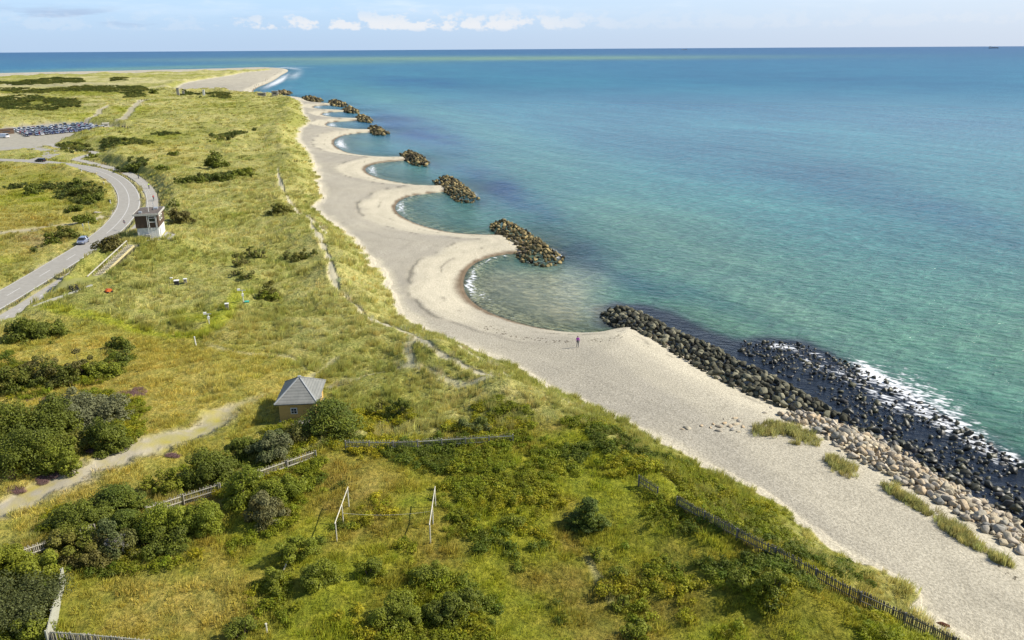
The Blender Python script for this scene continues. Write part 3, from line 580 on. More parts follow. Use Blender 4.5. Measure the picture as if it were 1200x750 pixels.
# ------------------------------------------------------------ plant cover
def leafmat(name, tintattr=None, base=(.1, .15, .03), trans=.35, rough=.6):
    m, nt, b, o = newmat(name)
    if tintattr == 'inst': c_ = attr(nt, 'tint', 'INSTANCER').outputs['Color']
    elif tintattr == 'geo': c_ = attr(nt, 'lc').outputs['Color']
    else: c_ = None
    lc = attr(nt, 'lv').outputs['Fac'] if tintattr == 'inst' else None
    if c_ is None: col = base
    else: col = c_
    if lc is not None: col = mixc(nt, 1.0, col, mixc(nt, lc, (.72, .74, .66), (1.30, 1.26, 1.2)), 'MULTIPLY')
    if isinstance(col, tuple): b.inputs['Base Color'].default_value = (*col, 1)
    else: nt.links.new(col, b.inputs['Base Color'])
    b.inputs['Roughness'].default_value = rough; b.inputs['Specular IOR Level'].default_value = .25
    tl = N(nt, 'ShaderNodeBsdfTranslucent'); mx = N(nt, 'ShaderNodeMixShader'); mx.inputs[0].default_value = trans
    if isinstance(col, tuple): tl.inputs[0].default_value = (*col, 1)
    else: nt.links.new(col, tl.inputs[0])
    nt.links.new(b.outputs[0], mx.inputs[1]); nt.links.new(tl.outputs[0], mx.inputs[2]); nt.links.new(mx.outputs[0], o.inputs[0])
    return m
m_inst = leafmat('plant_blade', 'inst', trans=.45)
m_leaf = leafmat('leaf', 'geo', trans=.28)
def tuft(seed, n, rad, h, w, lean, wind=(.25, .05)):
    g = np.random.default_rng(seed)
    a = g.uniform(0, 2 * np.pi, n); rr = rad * np.sqrt(g.uniform(0, 1, n)); bx = rr * np.cos(a); by = rr * np.sin(a)
    hh = h * g.uniform(.6, 1.1, n); la = a + g.normal(0, .8, n); ln = lean * g.uniform(.3, 1.2, n) * hh
    dx = np.cos(la) * ln + wind[0] * hh; dy = np.sin(la) * ln + wind[1] * hh
    fa = g.uniform(0, np.pi, n); wx = np.cos(fa) * w * .5; wy = np.sin(fa) * w * .5
    V = np.zeros((n, 5, 3))
    V[:, 0] = np.stack([bx - wx, by - wy, -.1 + 0 * bx], 1); V[:, 1] = np.stack([bx + wx, by + wy, -.1 + 0 * bx], 1)
    V[:, 2] = np.stack([bx + dx * .35 + wx, by + dy * .35 + wy, hh * .6], 1); V[:, 3] = np.stack([bx + dx * .35 - wx, by + dy * .35 - wy, hh * .6], 1)
    V[:, 4] = np.stack([bx + dx, by + dy, hh * .95], 1)
    i = np.arange(n)[:, None] * 5
    me = mesh_np('blades', V.reshape(-1, 3), i + np.array([[0, 1, 2, 3]]), i + np.array([[3, 2, 4]]))
    fattr(me, 'lv', np.repeat(g.uniform(0, 1, n), 5)); me.materials.append(m_inst); return me
def leaves(g, cen, rad, n, size, flat=1.0, up=.5, out=.8):
    """diamond leaves spread over clump balls: returns (n,4,3) verts and the clump index of each"""
    k = g.integers(0, len(cen), n); d = g.normal(0, 1, (n, 3)); d /= np.linalg.norm(d, axis=1)[:, None]
    rr = rad[k] * g.uniform(.55, 1.08, n) ** .5
    p = cen[k] + d * rr[:, None] * np.array([1, 1, flat])
    nn = d * out + np.array([0, 0, up]) + g.normal(0, .45, (n, 3)); nn /= np.linalg.norm(nn, axis=1)[:, None]
    t = np.cross(nn, g.normal(0, 1, (n, 3))); t /= np.linalg.norm(t, axis=1)[:, None] + 1e-9; bt = np.cross(nn, t)
    s = size * g.uniform(.6, 1.3, n)[:, None]
    V = np.stack([p - t * s * .5, p - bt * s * .33, p + t * s * .5, p + bt * s * .33], 1)
    return V, k
def leaf_clump(seed, r, h, n, size):
    g = np.random.default_rng(seed); m_ = 7
    a = g.uniform(0, 6.28, m_); q = g.uniform(0, r * .8, m_); cen = np.stack([q * np.cos(a), q * np.sin(a), h * g.uniform(.25, .7, m_)], 1)
    V, k = leaves(g, cen, np.full(m_, r * .45), n, size, .8, .7)
    me = mesh_np('leaf_clump', V.reshape(-1, 3), np.arange(n * 4).reshape(-1, 4)); fattr(me, 'lv', np.repeat(g.uniform(0, 1, n), 4)); me.materials.append(m_inst); return me
def scatter(name, label, meshes, x, y, z, sc_, tint, tilt=.12):
    n = len(x); me = bpy.data.meshes.new(name); me.vertices.add(n); me.vertices.foreach_set('co', np.stack([x, y, z], 1).astype(np.float32).ravel()); me.update()
    fattr(me, 'scl', sc_); fattr(me, 'rz', rng.uniform(-.9, .9, n) if tilt < .5 else rng.uniform(0, 6.28, n)); cattr(me, 'tint', tint)
    a = me.attributes.new('kind_i', 'INT', 'POINT'); a.data.foreach_set('value', rng.integers(0, len(meshes), n).astype(np.int32))
    o = bpy.data.objects.new(name, me); COL.objects.link(o); tag(o, label, None, None, 'stuff')
    pc = bpy.data.collections.new(name + '_kinds')
    for i, mm in enumerate(meshes):
        p = bpy.data.objects.new('%s_kind' % name, mm); pc.objects.link(p)
    ng = bpy.data.node_groups.new(name, 'GeometryNodeTree')
    ng.interface.new_socket('Geometry', in_out='INPUT', socket_type='NodeSocketGeometry'); ng.interface.new_socket('Geometry', in_out='OUTPUT', socket_type='NodeSocketGeometry')
    gi = ng.nodes.new('NodeGroupInput'); go = ng.nodes.new('NodeGroupOutput'); ip = ng.nodes.new('GeometryNodeInstanceOnPoints'); ci = ng.nodes.new('GeometryNodeCollectionInfo')
    ci.inputs[0].default_value = pc; ci.inputs['Separate Children'].default_value = True; ci.inputs['Reset Children'].default_value = True
    def na(nm, tp):
        q = ng.nodes.new('GeometryNodeInputNamedAttribute'); q.data_type = tp; q.inputs[0].default_value = nm; return q.outputs[0]
    cx = ng.nodes.new('ShaderNodeCombineXYZ'); ng.links.new(na('rz', 'FLOAT'), cx.inputs[2])
    ng.links.new(gi.outputs[0], ip.inputs['Points']); ng.links.new(ci.outputs[0], ip.inputs['Instance']); ip.inputs['Pick Instance'].default_value = True
    ng.links.new(na('kind_i', 'INT'), ip.inputs['Instance Index']); ng.links.new(cx.outputs[0], ip.inputs['Rotation']); ng.links.new(na('scl', 'FLOAT'), ip.inputs['Scale'])
    ng.links.new(ip.outputs[0], go.inputs[0]); md = o.modifiers.new('cover', 'NODES'); md.node_group = ng
    return o
def cover_points(r0, r1, dens, a0=-36, a1=36):
    area = .5 * R(a1 - a0) * (r1 * r1 - r0 * r0); n = int(area * dens)
    r = np.sqrt(rng.uniform(r0 * r0, r1 * r1, n)); a = R(1) * rng.uniform(a0, a1, n); return r * np.sin(a), r * np.cos(a)
def land_sample(x, y):
    ds, dv = fields(x, y); k = (dv > -1.5)
    x, y, ds, dv = x[k], y[k], ds[k], dv[k]; z = hfun(x, y, ds, dv); c_, vg, me_, ga, bare = ground(x, y, z, ds, dv)
    return x, y, z, dv, c_, vg, me_, ga, bare
from mathutils.bvhtree import BVHTree
def on_sheet(x, y, z): return z
SC = {}
def region(name, r0, r1, dens):
    x, y = cover_points(r0, r1, dens); x, y, z, dv, c_, vg, me_, ga, bare = land_sample(x, y)
    pad = np.minimum(np.hypot(x - TOWER[0], y - TOWER[1]) - 3.6, np.hypot(x - HUT[0], y - HUT[1]) - 3.0)
    k = (vg > rng.uniform(.25, .9, len(x))) & (bare < rng.uniform(.25, 1.0, len(x))) & (pad > 0) & (rng.uniform(0, 1, len(x)) < .35 + .9 * vn(x / 2.1, y / 2.1, 9))
    return tuple(a[k] for a in (x, y, z, dv, c_, me_, ga))
def jit(c_, a=.16, b_=.06):
    n = len(c_); c_ = c_ * (1 + rng.normal(0, a, n))[:, None]; c_[:, 0] *= 1 + rng.normal(0, b_, n); return np.clip(c_, .004, .8)
tall = [tuft(i, 26, .30, .85, .035, .35) for i in range(4)]; short = [tuft(20 + i, 24, .34, .42, .03, .7) for i in range(4)]
midt = [tuft(40 + i, 24, .62, 1.0, .075, .35) for i in range(4)]; farc = [tuft(60 + i, 30, 1.5, 1.15, .22, .3) for i in range(4)]
x, y, z, dv, c_, me_, ga = region('n', 44, 128, 4.6)
lo = (me_ + ga) > .5
clumpy = sst(vn(x / 1.3, y / 1.3, 77), .25, .8)
k = ~lo; scatter('marram_grass', 'pale marram grass in dense windblown tufts on the dune', tall, x[k], y[k], z[k], (.45 + .65 * clumpy[k]) * rng.uniform(.8, 1.1, k.sum()), jit(c_[k] * 1.45))
k = lo; scatter('meadow_grass', 'short yellow and green meadow grass', short, x[k], y[k], z[k], (.45 + .8 * clumpy[k]) * rng.uniform(.8, 1.2, k.sum()), jit(c_[k] * 1.72))
x, y, z, dv, c_, me_, ga = region('m', 128, 300, 1.05)
scatter('dune_grass', 'dune grass in clumps across the middle distance', midt, x, y, z, (.36 + .5 * sst(vn(x / 2.6, y / 2.6, 78), .2, .8)) * np.where(me_ > .5, .6, 1) * (.65 + .7 * vn(x / 6, y / 6, 80)), jit(c_ * 1.45))
x, y, z, dv, c_, me_, ga = region('f', 300, 1000, .10)
scatter('heath_grass', 'rough heath grass far along the coast', farc, x, y, z, .3 + .5 * sst(vn(x / 7, y / 7, 79), .2, .8), jit(c_ * 1.48, .2))

# low leafy ground cover (rose and creeping willow) as photo-placed areas
def area_pts(polys, dens, holes=.0, soft=1.2, seed=0, nsc=5):
    X = []; Y = []
    for P in polys:
        P = zpoly(P, 4.6); x0, y0 = P.min(0); x1, y1 = P.max(0); n = int((x1 - x0) * (y1 - y0) * dens)
        x = rng.uniform(x0, x1, n); y = rng.uniform(y0, y1, n); d = pdist(x, y, P, True)
        nn = fbm(x, y, nsc, 3, 300 + seed); k = (sst(d + nn * 3, -soft, soft) > rng.uniform(.2, .8, n)) & (nn > holes)
        X.append(x[k]); Y.append(y[k])
    return np.concatenate(X), np.concatenate(Y)
T_DENSE = [[(645, 503), (700, 497), (760, 512), (850, 556), (900, 586), (935, 617), (996, 655), (1052, 707), (1015, 694), (905, 642), (800, 585), (745, 552), (680, 530)],
           [(385, 522), (520, 522), (640, 512), (700, 530), (680, 560), (640, 585), (590, 600), (545, 590), (520, 560), (440, 545)],
           [(445, 672), (500, 668), (545, 680), (580, 705), (585, 760), (420, 760), (430, 705)],
           [(-60, 645), (30, 650), (70, 660), (62, 690), (55, 700), (-60, 690)], [(-60, 742), (50, 738), (130, 760), (-60, 780)]]
T_MED = [[(60, 600), (180, 560), (280, 522), (340, 500), (385, 520), (370, 570), (330, 625), (270, 655), (100, 672), (40, 660)], [(0, 425), (60, 408), (140, 405), (158, 425), (120, 450), (0, 462)], [(-20, 470), (60, 462), (150, 470), (155, 530), (100, 560), (0, 560)], [(395, 470), (480, 465), (560, 485), (560, 512), (400, 515)],[(540, 575), (600, 570), (660, 590), (660, 640), (620, 670), (560, 660), (520, 620)], [(315, 640), (370, 640), (420, 660), (440, 690), (420, 730), (330, 740), (300, 700), (330, 670)],
         [(740, 545), (800, 592), (900, 650), (1000, 706), (1090, 765), (960, 770), (880, 700), (780, 620), (700, 560)], [(690, 640), (715, 640), (755, 690), (760, 760), (720, 760), (700, 690)], [(760, 660), (840, 680), (830, 700), (760, 690)], [(860, 675), (960, 700), (1000, 760), (880, 760)],
         [(600, 700), (690, 720), (690, 760), (600, 760)], [(430, 470), (520, 470), (640, 500), (640, 512), (500, 512), (400, 515)]]
clumps = [leaf_clump(80 + i, .5, .55, 130, .13) for i in range(4)]
x1, y1 = area_pts(T_DENSE, 3.4, -.28, seed=1); x2, y2 = area_pts(T_MED, 2.6, .02, seed=2); x3, y3 = area_pts([[(380, 525), (760, 540), (1100, 770), (300, 770), (330, 640)]], 1.6, .28, seed=3, nsc=3.0)
x = np.concatenate([x1, x2, x3]); y = np.concatenate([y1, y2, y3]); z = hfun(x, y); n = len(x)
tn = fbm(x, y, 6, 3, 310)
tc_ = np.array([.215, .245, .016]) + (np.array([.36, .335, .020]) - np.array([.215, .245, .016])) * sst(tn + rng.normal(0, .15, n), -.2, .5)[:, None]
tc_ = np.where((fbm(x, y, 9, 2, 320) < -.25)[:, None], np.array([.14, .18, .020]), tc_)
scatter('rose_thicket', 'low green rose thicket spreading over the enclosure', clumps, x, y, z, rng.uniform(.75, 1.5, n), jit(tc_, .16), 1.0)
# heather
H = [(150, 465, 9, 2.5), (163, 462, 7, 3), (47, 466, 16, 4), (110, 449, 6, 1.5), (112, 537, 8, 2), (12, 562, 6, 3), (50, 567, 5, 3), (62, 562, 5, 2), (20, 578, 8, 3), (35, 556, 12, 3), (202, 535, 6, 1)]
X = []; Y = []
for qx, qy, rx, ry in H:
    rx *= 1.35; ry *= 1.5; n = 120; a = rng.uniform(0, 6.28, n); s = np.sqrt(rng.uniform(0, 1, n)); xx, yy_ = unp(qx + rx * s * np.cos(a), qy - (3 if qy > 530 else 0) + ry * s * np.sin(a), 4.8); X.append(xx); Y.append(yy_)
x = np.concatenate(X); y = np.concatenate(Y); z = hfun(x, y)
scatter('heather', 'purple heather in low flowering patches', [leaf_clump(95, .6, .22, 60, .13)], x, y, z + .1, rng.uniform(.22, .5, len(x)), jit(np.tile([.30, .19, .19], (len(x), 1)), .25), 1.0)
# marram strip on the revetment crest
X = []; Y = []
for qx, qy, rx, ry, an in ((912, 497, 26, 8, 8), (940, 503, 26, 8, 25), (985, 541, 22, 8, 33), (1060, 577, 30, 6, 33), (1115, 612, 30, 8, 38), (1143, 630, 14, 6, 30), (1080, 590, 14, 5, 33), (1165, 645, 14, 5, 38), (1180, 652, 10, 3, 38), (898, 500, 16, 6, 0), (930, 514, 8, 2, 0)):
    n = int(rx * ry * .8); a = rng.uniform(0, 6.28, n); s = rng.uniform(0, 1, n) ** .6 * rng.uniform(.7, 1.25, n); u = rx * s * np.cos(a); v = ry * s * np.sin(a); ca, sa = math.cos(R(an)), math.sin(R(an))
    xx, yy_ = unp(qx + u * ca - v * sa, qy + u * sa + v * ca + 3, 2.4); X.append(xx); Y.append(yy_)
x = np.concatenate(X); y = np.concatenate(Y); z = hfun(x, y)
scatter('lyme_grass', 'pale grass tufts growing along the boulder crest', tall, x, y, z, rng.uniform(.3, .95, len(x)) * (.5 + vn(x, y, 88)), jit(np.tile([.44, .42, .16], (len(x), 1)), .28))
# far scrub woods on the heath
FARS = [[(-40, 126), (-40, 116), (30, 113), (90, 117), (95, 126), (60, 130)], [(-40, 104), (60, 105), (100, 101), (165, 101), (178, 106), (150, 110), (100, 108), (40, 111)], [(-40, 99), (20, 95), (60, 91), (95, 91), (100, 95), (40, 100)], [(130, 91), (150, 90), (150, 94), (130, 95)],
        [(118, 165), (135, 163), (175, 165), (185, 169), (150, 173), (120, 172)], [(66, 164), (80, 161), (98, 165), (104, 171), (80, 172)], [(236, 109), (260, 108.5), (272, 111), (268, 115), (240, 113)], [(216, 108), (235, 110), (235, 114), (214, 112)], [(180, 156), (205, 155), (215, 159), (190, 161)], [(245, 162), (262, 160), (300, 151), (270, 163), (246, 167)], [(136, 189), (165, 187), (180, 190), (170, 194), (140, 193)],
        [(150, 105), (170, 105), (168, 114), (145, 116), (150, 110)], [(174, 105), (186, 106), (184, 109), (174, 109)], [(205, 212), (240, 208), (280, 202), (296, 203), (270, 210), (220, 215)], [(5, 210), (60, 208), (60, 214), (5, 214)], [(70, 208), (100, 206), (122, 216), (120, 230), (95, 232), (70, 222)], [(50, 266), (62, 262), (66, 268), (44, 286), (40, 282)]]
farb = [leaf_clump(90 + i, 1.5, 1.5, 150, .55) for i in range(3)]
x, y = area_pts(FARS, .30, -.2, soft=2.5, seed=5, nsc=14); k = rng.uniform(0, 1, len(x)) < .9; x, y = x[k], y[k]; z = hfun(x, y); n = len(x)
tc_ = np.array([.10, .125, .026]) + (np.array([.19, .195, .04]) - np.array([.10, .125, .026])) * sst(fbm(x, y, 20, 2, 330) + rng.normal(0, .2, n), -.1, .6)[:, None]
scatter('heath_scrub', 'dark low scrub massed on the far heath', farb, x, y, z - .1, rng.uniform(.5, 1.1, n), jit(tc_, .2), 1.0)
print('scatter done', [len(o.data.vertices) for o in COL.objects if o.get('kind') == 'stuff'])
# ------------------------------------------------------------ built things
m_wood = plain('weathered_wood', (.36, .33, .27), (.20, .185, .155), 6, .85, .15, .3, streak=(1, 1, 6))
m_woodp = plain('pale_wood', (.62, .59, .48), (.45, .42, .33), 5, .8, .2)
m_bleach = plain('bleached_planks', (.40, .40, .33), (.30, .30, .24), 4, .8, .2, streak=(1, 1, 5))
m_conc = plain('concrete', (.42, .41, .37), (.30, .29, .26), 2, .9, .15, .3)
m_wht = plain('white_render', (.72, .71, .67), (.52, .52, .49), 1.2, .8, .2, .1)
m_wpaint = plain('white_painted_wood', (.74, .73, .70), (.60, .60, .57), 4, .6, .3)
m_brown = plain('brown_cladding', (.115, .075, .050), (.075, .05, .036), 3, .8, .2, .3, streak=(5, 5, .6))
m_felt = plain('roof_felt', (.16, .135, .115), (.095, .085, .08), 1.5, .95, .1, .2)
m_ochre = plain('ochre_planks', (.56, .38, .13), (.44, .29, .095), 3, .8, .2, .2, streak=(.5, .5, 9))
m_glass, nt, b, o = newmat('window_glass'); b.inputs['Base Color'].default_value = (.02, .025, .03, 1); b.inputs['Roughness'].default_value = .08
m_dark = plain('dark_metal', (.03, .03, .035), None, 4, .5, .4); m_rubber = plain('rubber', (.02, .02, .02), None, 4, .8, .2)
m_steel = plain('galvanised_steel', (.5, .52, .53), (.4, .42, .43), 6, .4, .5, 0, .5)
m_red = plain('red_paint', (.45, .03, .02), None, 4, .5); m_orange = plain('orange_paint', (.55, .12, .03), None, 4, .5)
m_yel = plain('yellow_paint', (.60, .48, .05), None, 4, .6); m_teal = plain('turquoise_plastic', (.05, .42, .32), None, 4, .5)
# standing seam / slate roof: rows of courses
m_slate, nt, b, o = newmat('grey_roof_sheets')
t = N(nt, 'ShaderNodeTexCoord'); wv = N(nt, 'ShaderNodeTexWave', wave_type='BANDS', bands_direction='Z'); wv.inputs['Scale'].default_value = 1.55; wv.inputs['Distortion'].default_value = .4; wv.inputs['Detail'].default_value = 2; nt.links.new(t.outputs['Object'], wv.inputs[0])
nn = noise(nt, 1.6, 5, .65)
cc = mixc(nt, ss(nt, nn, .3, .7), (.165, .168, .152), (.215, .215, .195)); cc = mixc(nt, ss(nt, wv.outputs[0], .0, .22), mixc(nt, 1.0, cc, (.72, .72, .72), 'MULTIPLY'), cc)
nt.links.new(cc, b.inputs['Base Color']); b.inputs['Roughness'].default_value = .55; bump(nt, wv.outputs[0], .4, .03, b)

# small ochre hut
def hut():
    r = empty('wooden_hut', (HUT[0], HUT[1], HZ), R(4.5)); tag(r, 'small ochre plank hut with grey pyramid roof beside a conifer', 'hut')
    hx, hy, hw = 1.95, 2.85, 2.05
    b_ = MB(); b_.box(-hx - .08, hx + .08, -hy - .08, hy + .08, -.3, .22); b_.build('base', m_conc, r)
    w = MB(); w.box(-hx, hx, -hy, hy, .22, hw + .35)
    for k in range(10): # plank laps
        zz = .30 + k * .2; w.box(-hx - .012, hx + .012, -hy - .012, hy + .012, zz, zz + .165)
    w.build('wall', m_ochre, r)
    rf = MB(); ex, ey = 2.35, 3.25; z0 = 2.25; ap = (0, .0, 4.25)
    A = [(-ex, -ey, z0), (ex, -ey, z0), (ex, ey, z0), (-ex, ey, z0)]; B = [(p[0], p[1], p[2] + .12) for p in A]
    for k in range(4): rf.poly([B[k], B[(k + 1) % 4], ap]); rf.poly([A[k], A[(k + 1) % 4], B[(k + 1) % 4], B[k]])
    rf.poly(A[::-1]); roof = rf.build('roof', m_slate, r)
    h = MB()
    for k in range(4): h.bar((B[k][0], B[k][1], B[k][2] + .02), (ap[0], ap[1], ap[2] + .03), .16, .05)
    h.box(-.18, .18, -.18, .18, 4.2, 4.34); h.build('hip_capping', plain('zinc_capping', (.36, .375, .37), None, 5, .45), roof)
    def win(px_, side):
        f = MB(); g = MB()
        if side == 'f':
            y = -hy - .03; f.box(px_ - .36, px_ + .36, y - .05, y + .02, 1.02, 1.75)
            g.box(px_ - .28, px_ + .28, y - .062, y - .05, 1.10, 1.67)
            mu = MB(); mu.box(px_ - .02, px_ + .02, y - .08, y - .06, 1.10, 1.67); mu.box(px_ - .28, px_ + .28, y - .08, y - .06, 1.37, 1.41)
        else:
            x = hx + .03; f.box(x - .02, x + .05, px_ - .4, px_ + .4, 1.0, 1.8); g.box(x + .05, x + .062, px_ - .32, px_ + .32, 1.08, 1.72)
            mu = MB(); mu.box(x + .06, x + .08, px_ - .02, px_ + .02, 1.08, 1.72); mu.box(x + .06, x + .08, px_ - .32, px_ + .32, 1.38, 1.42)
        w_ = f.build('window', m_wpaint, r); g.build('pane', m_glass, w_); mu.build('glazing_bar', m_wpaint, w_)
    win(-.35, 'f'); win(1.2, 's'); win(-1.2, 's')
    d = MB(); d.box(hx + .01, hx + .06, -.45, .45, .22, 2.1); dd = d.build('door', m_brown, r); k = MB(); k.tube((hx + .06, .3, 1.15), (hx + .12, .3, 1.15), .03); k.build('handle', m_steel, dd)
    s = MB(); s.box(-.9, 1.3, -hy - 1.15, -hy - .1, -.1, .16); s.box(-1.5, -.8, -hy - .8, -hy - .12, -.1, .1); s.build('doorstep', m_conc, r, ); r.children[-1].data.materials[0] = plain('pale_slab', (.50, .44, .33), (.38, .33, .25), 2, .9)
    return r
hut()
# watch tower
def tower():
    r = empty('lookout_building', (TOWER[0], TOWER[1], TZ), R(14)); tag(r, 'brown and white lookout building with flat roof on a grassy mound', 'lookout')
    X, Y = 2.15, 3.6
    w = MB(); w.box(-X + .12, X - .12, -Y + .12, Y - .12, -.5, 2.2); w.build('base', m_wht, r)
    u = MB(); u.box(-X, X, -Y, Y, 2.2, 4.75)
    for k in range(12): u.box(-X - .015, X + .015, -Y - .015, Y + .015, 2.24 + k * .205, 2.24 + k * .205 + .165)
    u.build('upper_wall', m_brown, r)
    f = MB(); f.box(-X - .25, X + .25, -Y - .25, Y + .25, 4.75, 5.0); rf = f.build('roof', m_felt, r)
    g = MB()
    for a in ((-X - .30, X + .30, -Y - .30, -Y - .22), (-X - .30, X + .30, Y + .22, Y + .30), (-X - .30, -X - .22, -Y - .2, Y + .2), (X + .22, X + .30, -Y - .2, Y + .2)): g.box(*a, 4.72, 5.12)
    g.build('fascia', plain('fascia', (.50, .48, .43), (.40, .38, .34), 4, .7), rf)
    for (a, b_, c_, d) in ((-1.5, -.9, -2.6, -1.9), (.7, 1.5, 1.2, 2.4)): h = MB(); h.box(a, b_, c_, d, 5.0, 5.35); h.build('roof_hatch', m_steel, rf)
    # front window with white frame
    fw = MB(); y = -Y - .02
    for a in ((.35, .47, 2.25, 4.65), (1.62, 1.74, 2.25, 4.65), (.35, 1.74, 4.5, 4.62), (.35, 1.74, 3.30, 3.42), (.35, 1.74, 4.12, 4.2)): fw.box(a[0], a[1], y - .14, y, a[2], a[3])
    ww = fw.build('window', m_wpaint, r); g = MB(); g.box(.5, 1.6, y - .05, y - .02, 3.45, 4.1); g.build('pane', m_glass, ww)
    # side windows
    for yy_ in (-1.8, .1):
        s = MB(); x = X + .02; s.box(x, x + .10, yy_ - .55, yy_ + .65, 3.3, 4.35); s_ = s.build('window', m_wpaint, r); g = MB(); g.box(x + .09, x + .115, yy_ - .38, yy_ + .46, 3.5, 4.15); g.build('pane', m_glass, s_)
    d = MB(); d.box(X - .12, X - .04, -2.6, -1.7, 0, 1.95); d.build('door', plain('grey_door', (.45, .46, .46), None, 3, .6), r)
    # ladder frame and downpipes on the front
    l = MB()
    for xx in (.15, 1.9): l.bar((xx, -Y - .22, -.2), (xx, -Y - .22, 5.15), .07)
    for k in range(5): l.bar((.75, -Y - .2, .2 + k * .42), (1.35, -Y - .2, .2 + k * .42), .05)
    l.bar((.75, -Y - .2, -.2), (.75, -Y - .2, 2.2), .06); l.bar((1.35, -Y - .2, -.2), (1.35, -Y - .2, 2.2), .06); l.build('ladder', m_wpaint, r)
    b_ = MB(); b_.box(-.5, .35, -Y - .55, -Y + .1, -.2, .95); b_.build('meter_box', m_conc, r)
    a = MB(); a.tube((.2, -1.2, 5.0), (.2, -1.2, 9.3), .06, .04); a.bar((-.5, -1.2, 9.1), (.6, -1.2, 9.1), .06); a.build('mast', m_wpaint, rf)
    a = MB(); a.tube((.9, .6, 5.0), (.9, .6, 7.2), .06, .05); a.bar((.2, .6, 7.1), (1.6, .6, 7.1), .07); a.bar((.9, .2, 6.4), (.9, 1.0, 6.4), .06); a.build('antenna', m_steel, rf)
    p = MB()
    for k in range(7): p.box(X + .2, X + 2.4, -Y - .9 + k * .95, -Y + k * .95, -.25, .03 + .004 * (k % 2))
    p.box(-.2, X + .15, -Y - 1.9, -Y - .95, -.25, .02); p.build('paving', m_conc, r)
tower()
# wooden stairs
def stairs():
    T = STT; B = STB; a = Vector(B); b_ = Vector(T); dz = b_.z - a.z
    r = empty('wooden_stairs', a); tag(r, 'long straight wooden stairs with pale handrail climbing the mound', 'stairs')
    d = b_ - a; dh = Vector((d.x, d.y, 0)); L = dh.length; n = 26; u = dh.normalized(); s = Vector((-u.y, u.x, 0)); o_ = Vector((0, 0, .12))
    for sg in (-1, 1): m = MB(); m.bar(s * sg * .65 + o_, d + s * sg * .65 + o_, .14, .34); m.build('stringer', m_woodp, r).data.materials[0] = m_yw
    for k in range(n):
        c_ = d * ((k + .5) / n) + o_ + Vector((0, 0, .22)); m = MB(); m.bar(c_ - s * .6, c_ + s * .6, .24, .06); m.build('tread', m_woodp, r)
    m = MB(); m.bar(s * .78 + Vector((0, 0, 1.1)), d + s * .78 + Vector((0, 0, 1.1)), .22, .10); m.build('handrail', m_woodp, r)
    for k in range(9): p = d * (k / 8) + s * .78; m = MB(); m.bar(p - Vector((0, 0, .4)), p + Vector((0, 0, 1.08)), .10); m.build('post', m_wood, r)
m_yw = plain('yellowed_wood', (.58, .50, .28), (.44, .38, .2), 4, .8)
stairs()
pts = [P3(*p) for p in ((108, 334.5), (92, 341), (74, 347), (55, 353.5), (38, 360))]
m = MB()
for a, b_ in zip(pts[:-1], pts[1:]): m.bar((a[0], a[1], a[2] + .05), (b_[0], b_[1], b_[2] + .05), .45, .3)
k = m.build('footpath', m_bleach); tag(k, 'narrow pale paved walk from the road to the stairs', None, None, 'structure')

# fences
def fence(name, pts, label, h=1.15, mat=m_wood, style='picket', pw=.10, gap=.145, step=2.4, railside=-1, top=True, group=None):
    W_ = [P3(px, py, h if top else 0) for px, py in pts]; P = np.array(W_); s = np.concatenate([[0], np.cumsum(np.hypot(*np.diff(P[:, :2], axis=0).T))]); L = s[-1]
    at = lambda t: (float(np.interp(t, s, P[:, 0])), float(np.interp(t, s, P[:, 1])), float(np.interp(t, s, P[:, 2])))
    o0 = W_[0]; r = empty(name, o0); tag(r, label, 'fence', group); rel = lambda t, dz=0.: Vector((at(t)[0] - o0[0], at(t)[1] - o0[1], at(t)[2] - o0[2] + dz))
    g = random.Random(len(label)); m = MB(); t = 0
    while t < L - .05:
        a = rel(t); d = (rel(min(t + .2, L)) - rel(max(t - .2, 0))); d.z = 0; d.normalize()
        hh = h * g.uniform(.9, 1.04); tl = g.uniform(-.05, .05)
        if g.random() > .03: m.bar(a + Vector((0, 0, -.1)), a + d * tl + Vector((0, 0, hh)), pw if style != 'plank' else gap * .93, .025, up=(d.y, -d.x, 0) if False else (0, 0, 1))
        t += gap * g.uniform(.85, 1.15) if style != 'plank' else gap
    m.build('pickets' if style != 'plank' else 'planks', mat, r)
    nr = max(1, int(L / step)); 
    for zz in ((.35, .8) if style != 'plank' else (.3, h * .95)):
        m = MB()
        for k in range(nr):
            a = rel(L * k / nr, zz * h if style != 'plank' else zz); b_ = rel(L * (k + 1) / nr, zz * h if style != 'plank' else zz); d = (b_ - a); nrm_ = Vector((d.y, -d.x, 0)).normalized() * .05 * -railside
            m.bar(a + nrm_, b_ + nrm_, .04, .07)
        m.build('rail', (m_woodp if mat is m_wood else mat) if style != 'plank' else m_bleach, r)
    for k in range(nr + 1):
        a = rel(L * k / nr); d = rel(min(L, L * k / nr + .3)) - rel(max(0, L * k / nr - .3)); nrm_ = Vector((d.y, -d.x, 0)).normalized() * .11 * -railside
        m = MB(); m.bar(a + nrm_ - Vector((0, 0, .2)), a + nrm_ + Vector((0, 0, h * .98)), .12); m.build('post', m_woodp if style == 'right' else mat, r)
    return r
m_wdk = plain('shaded_fence_wood', (.20, .19, .165), (.125, .12, .105), 5, .9, .1, streak=(1, 1, 5))  # darker than the other fence wood: near-side shade is put into the colour
fence('picket_fence', [(6, 648), (50, 634), (109, 613)], 'weathered picket fence half buried in shrubs near the left edge', mat=m_wood)
fence('picket_fence', [(170, 593), (215, 578), (257, 565)], 'weathered picket fence between the two green hedges beside the dirt track', mat=m_wood)
fence('picket_fence', [(300, 551), (324, 542.5), (369, 527)], 'weathered picket fence just below the hut and its conifer', mat=m_wood)
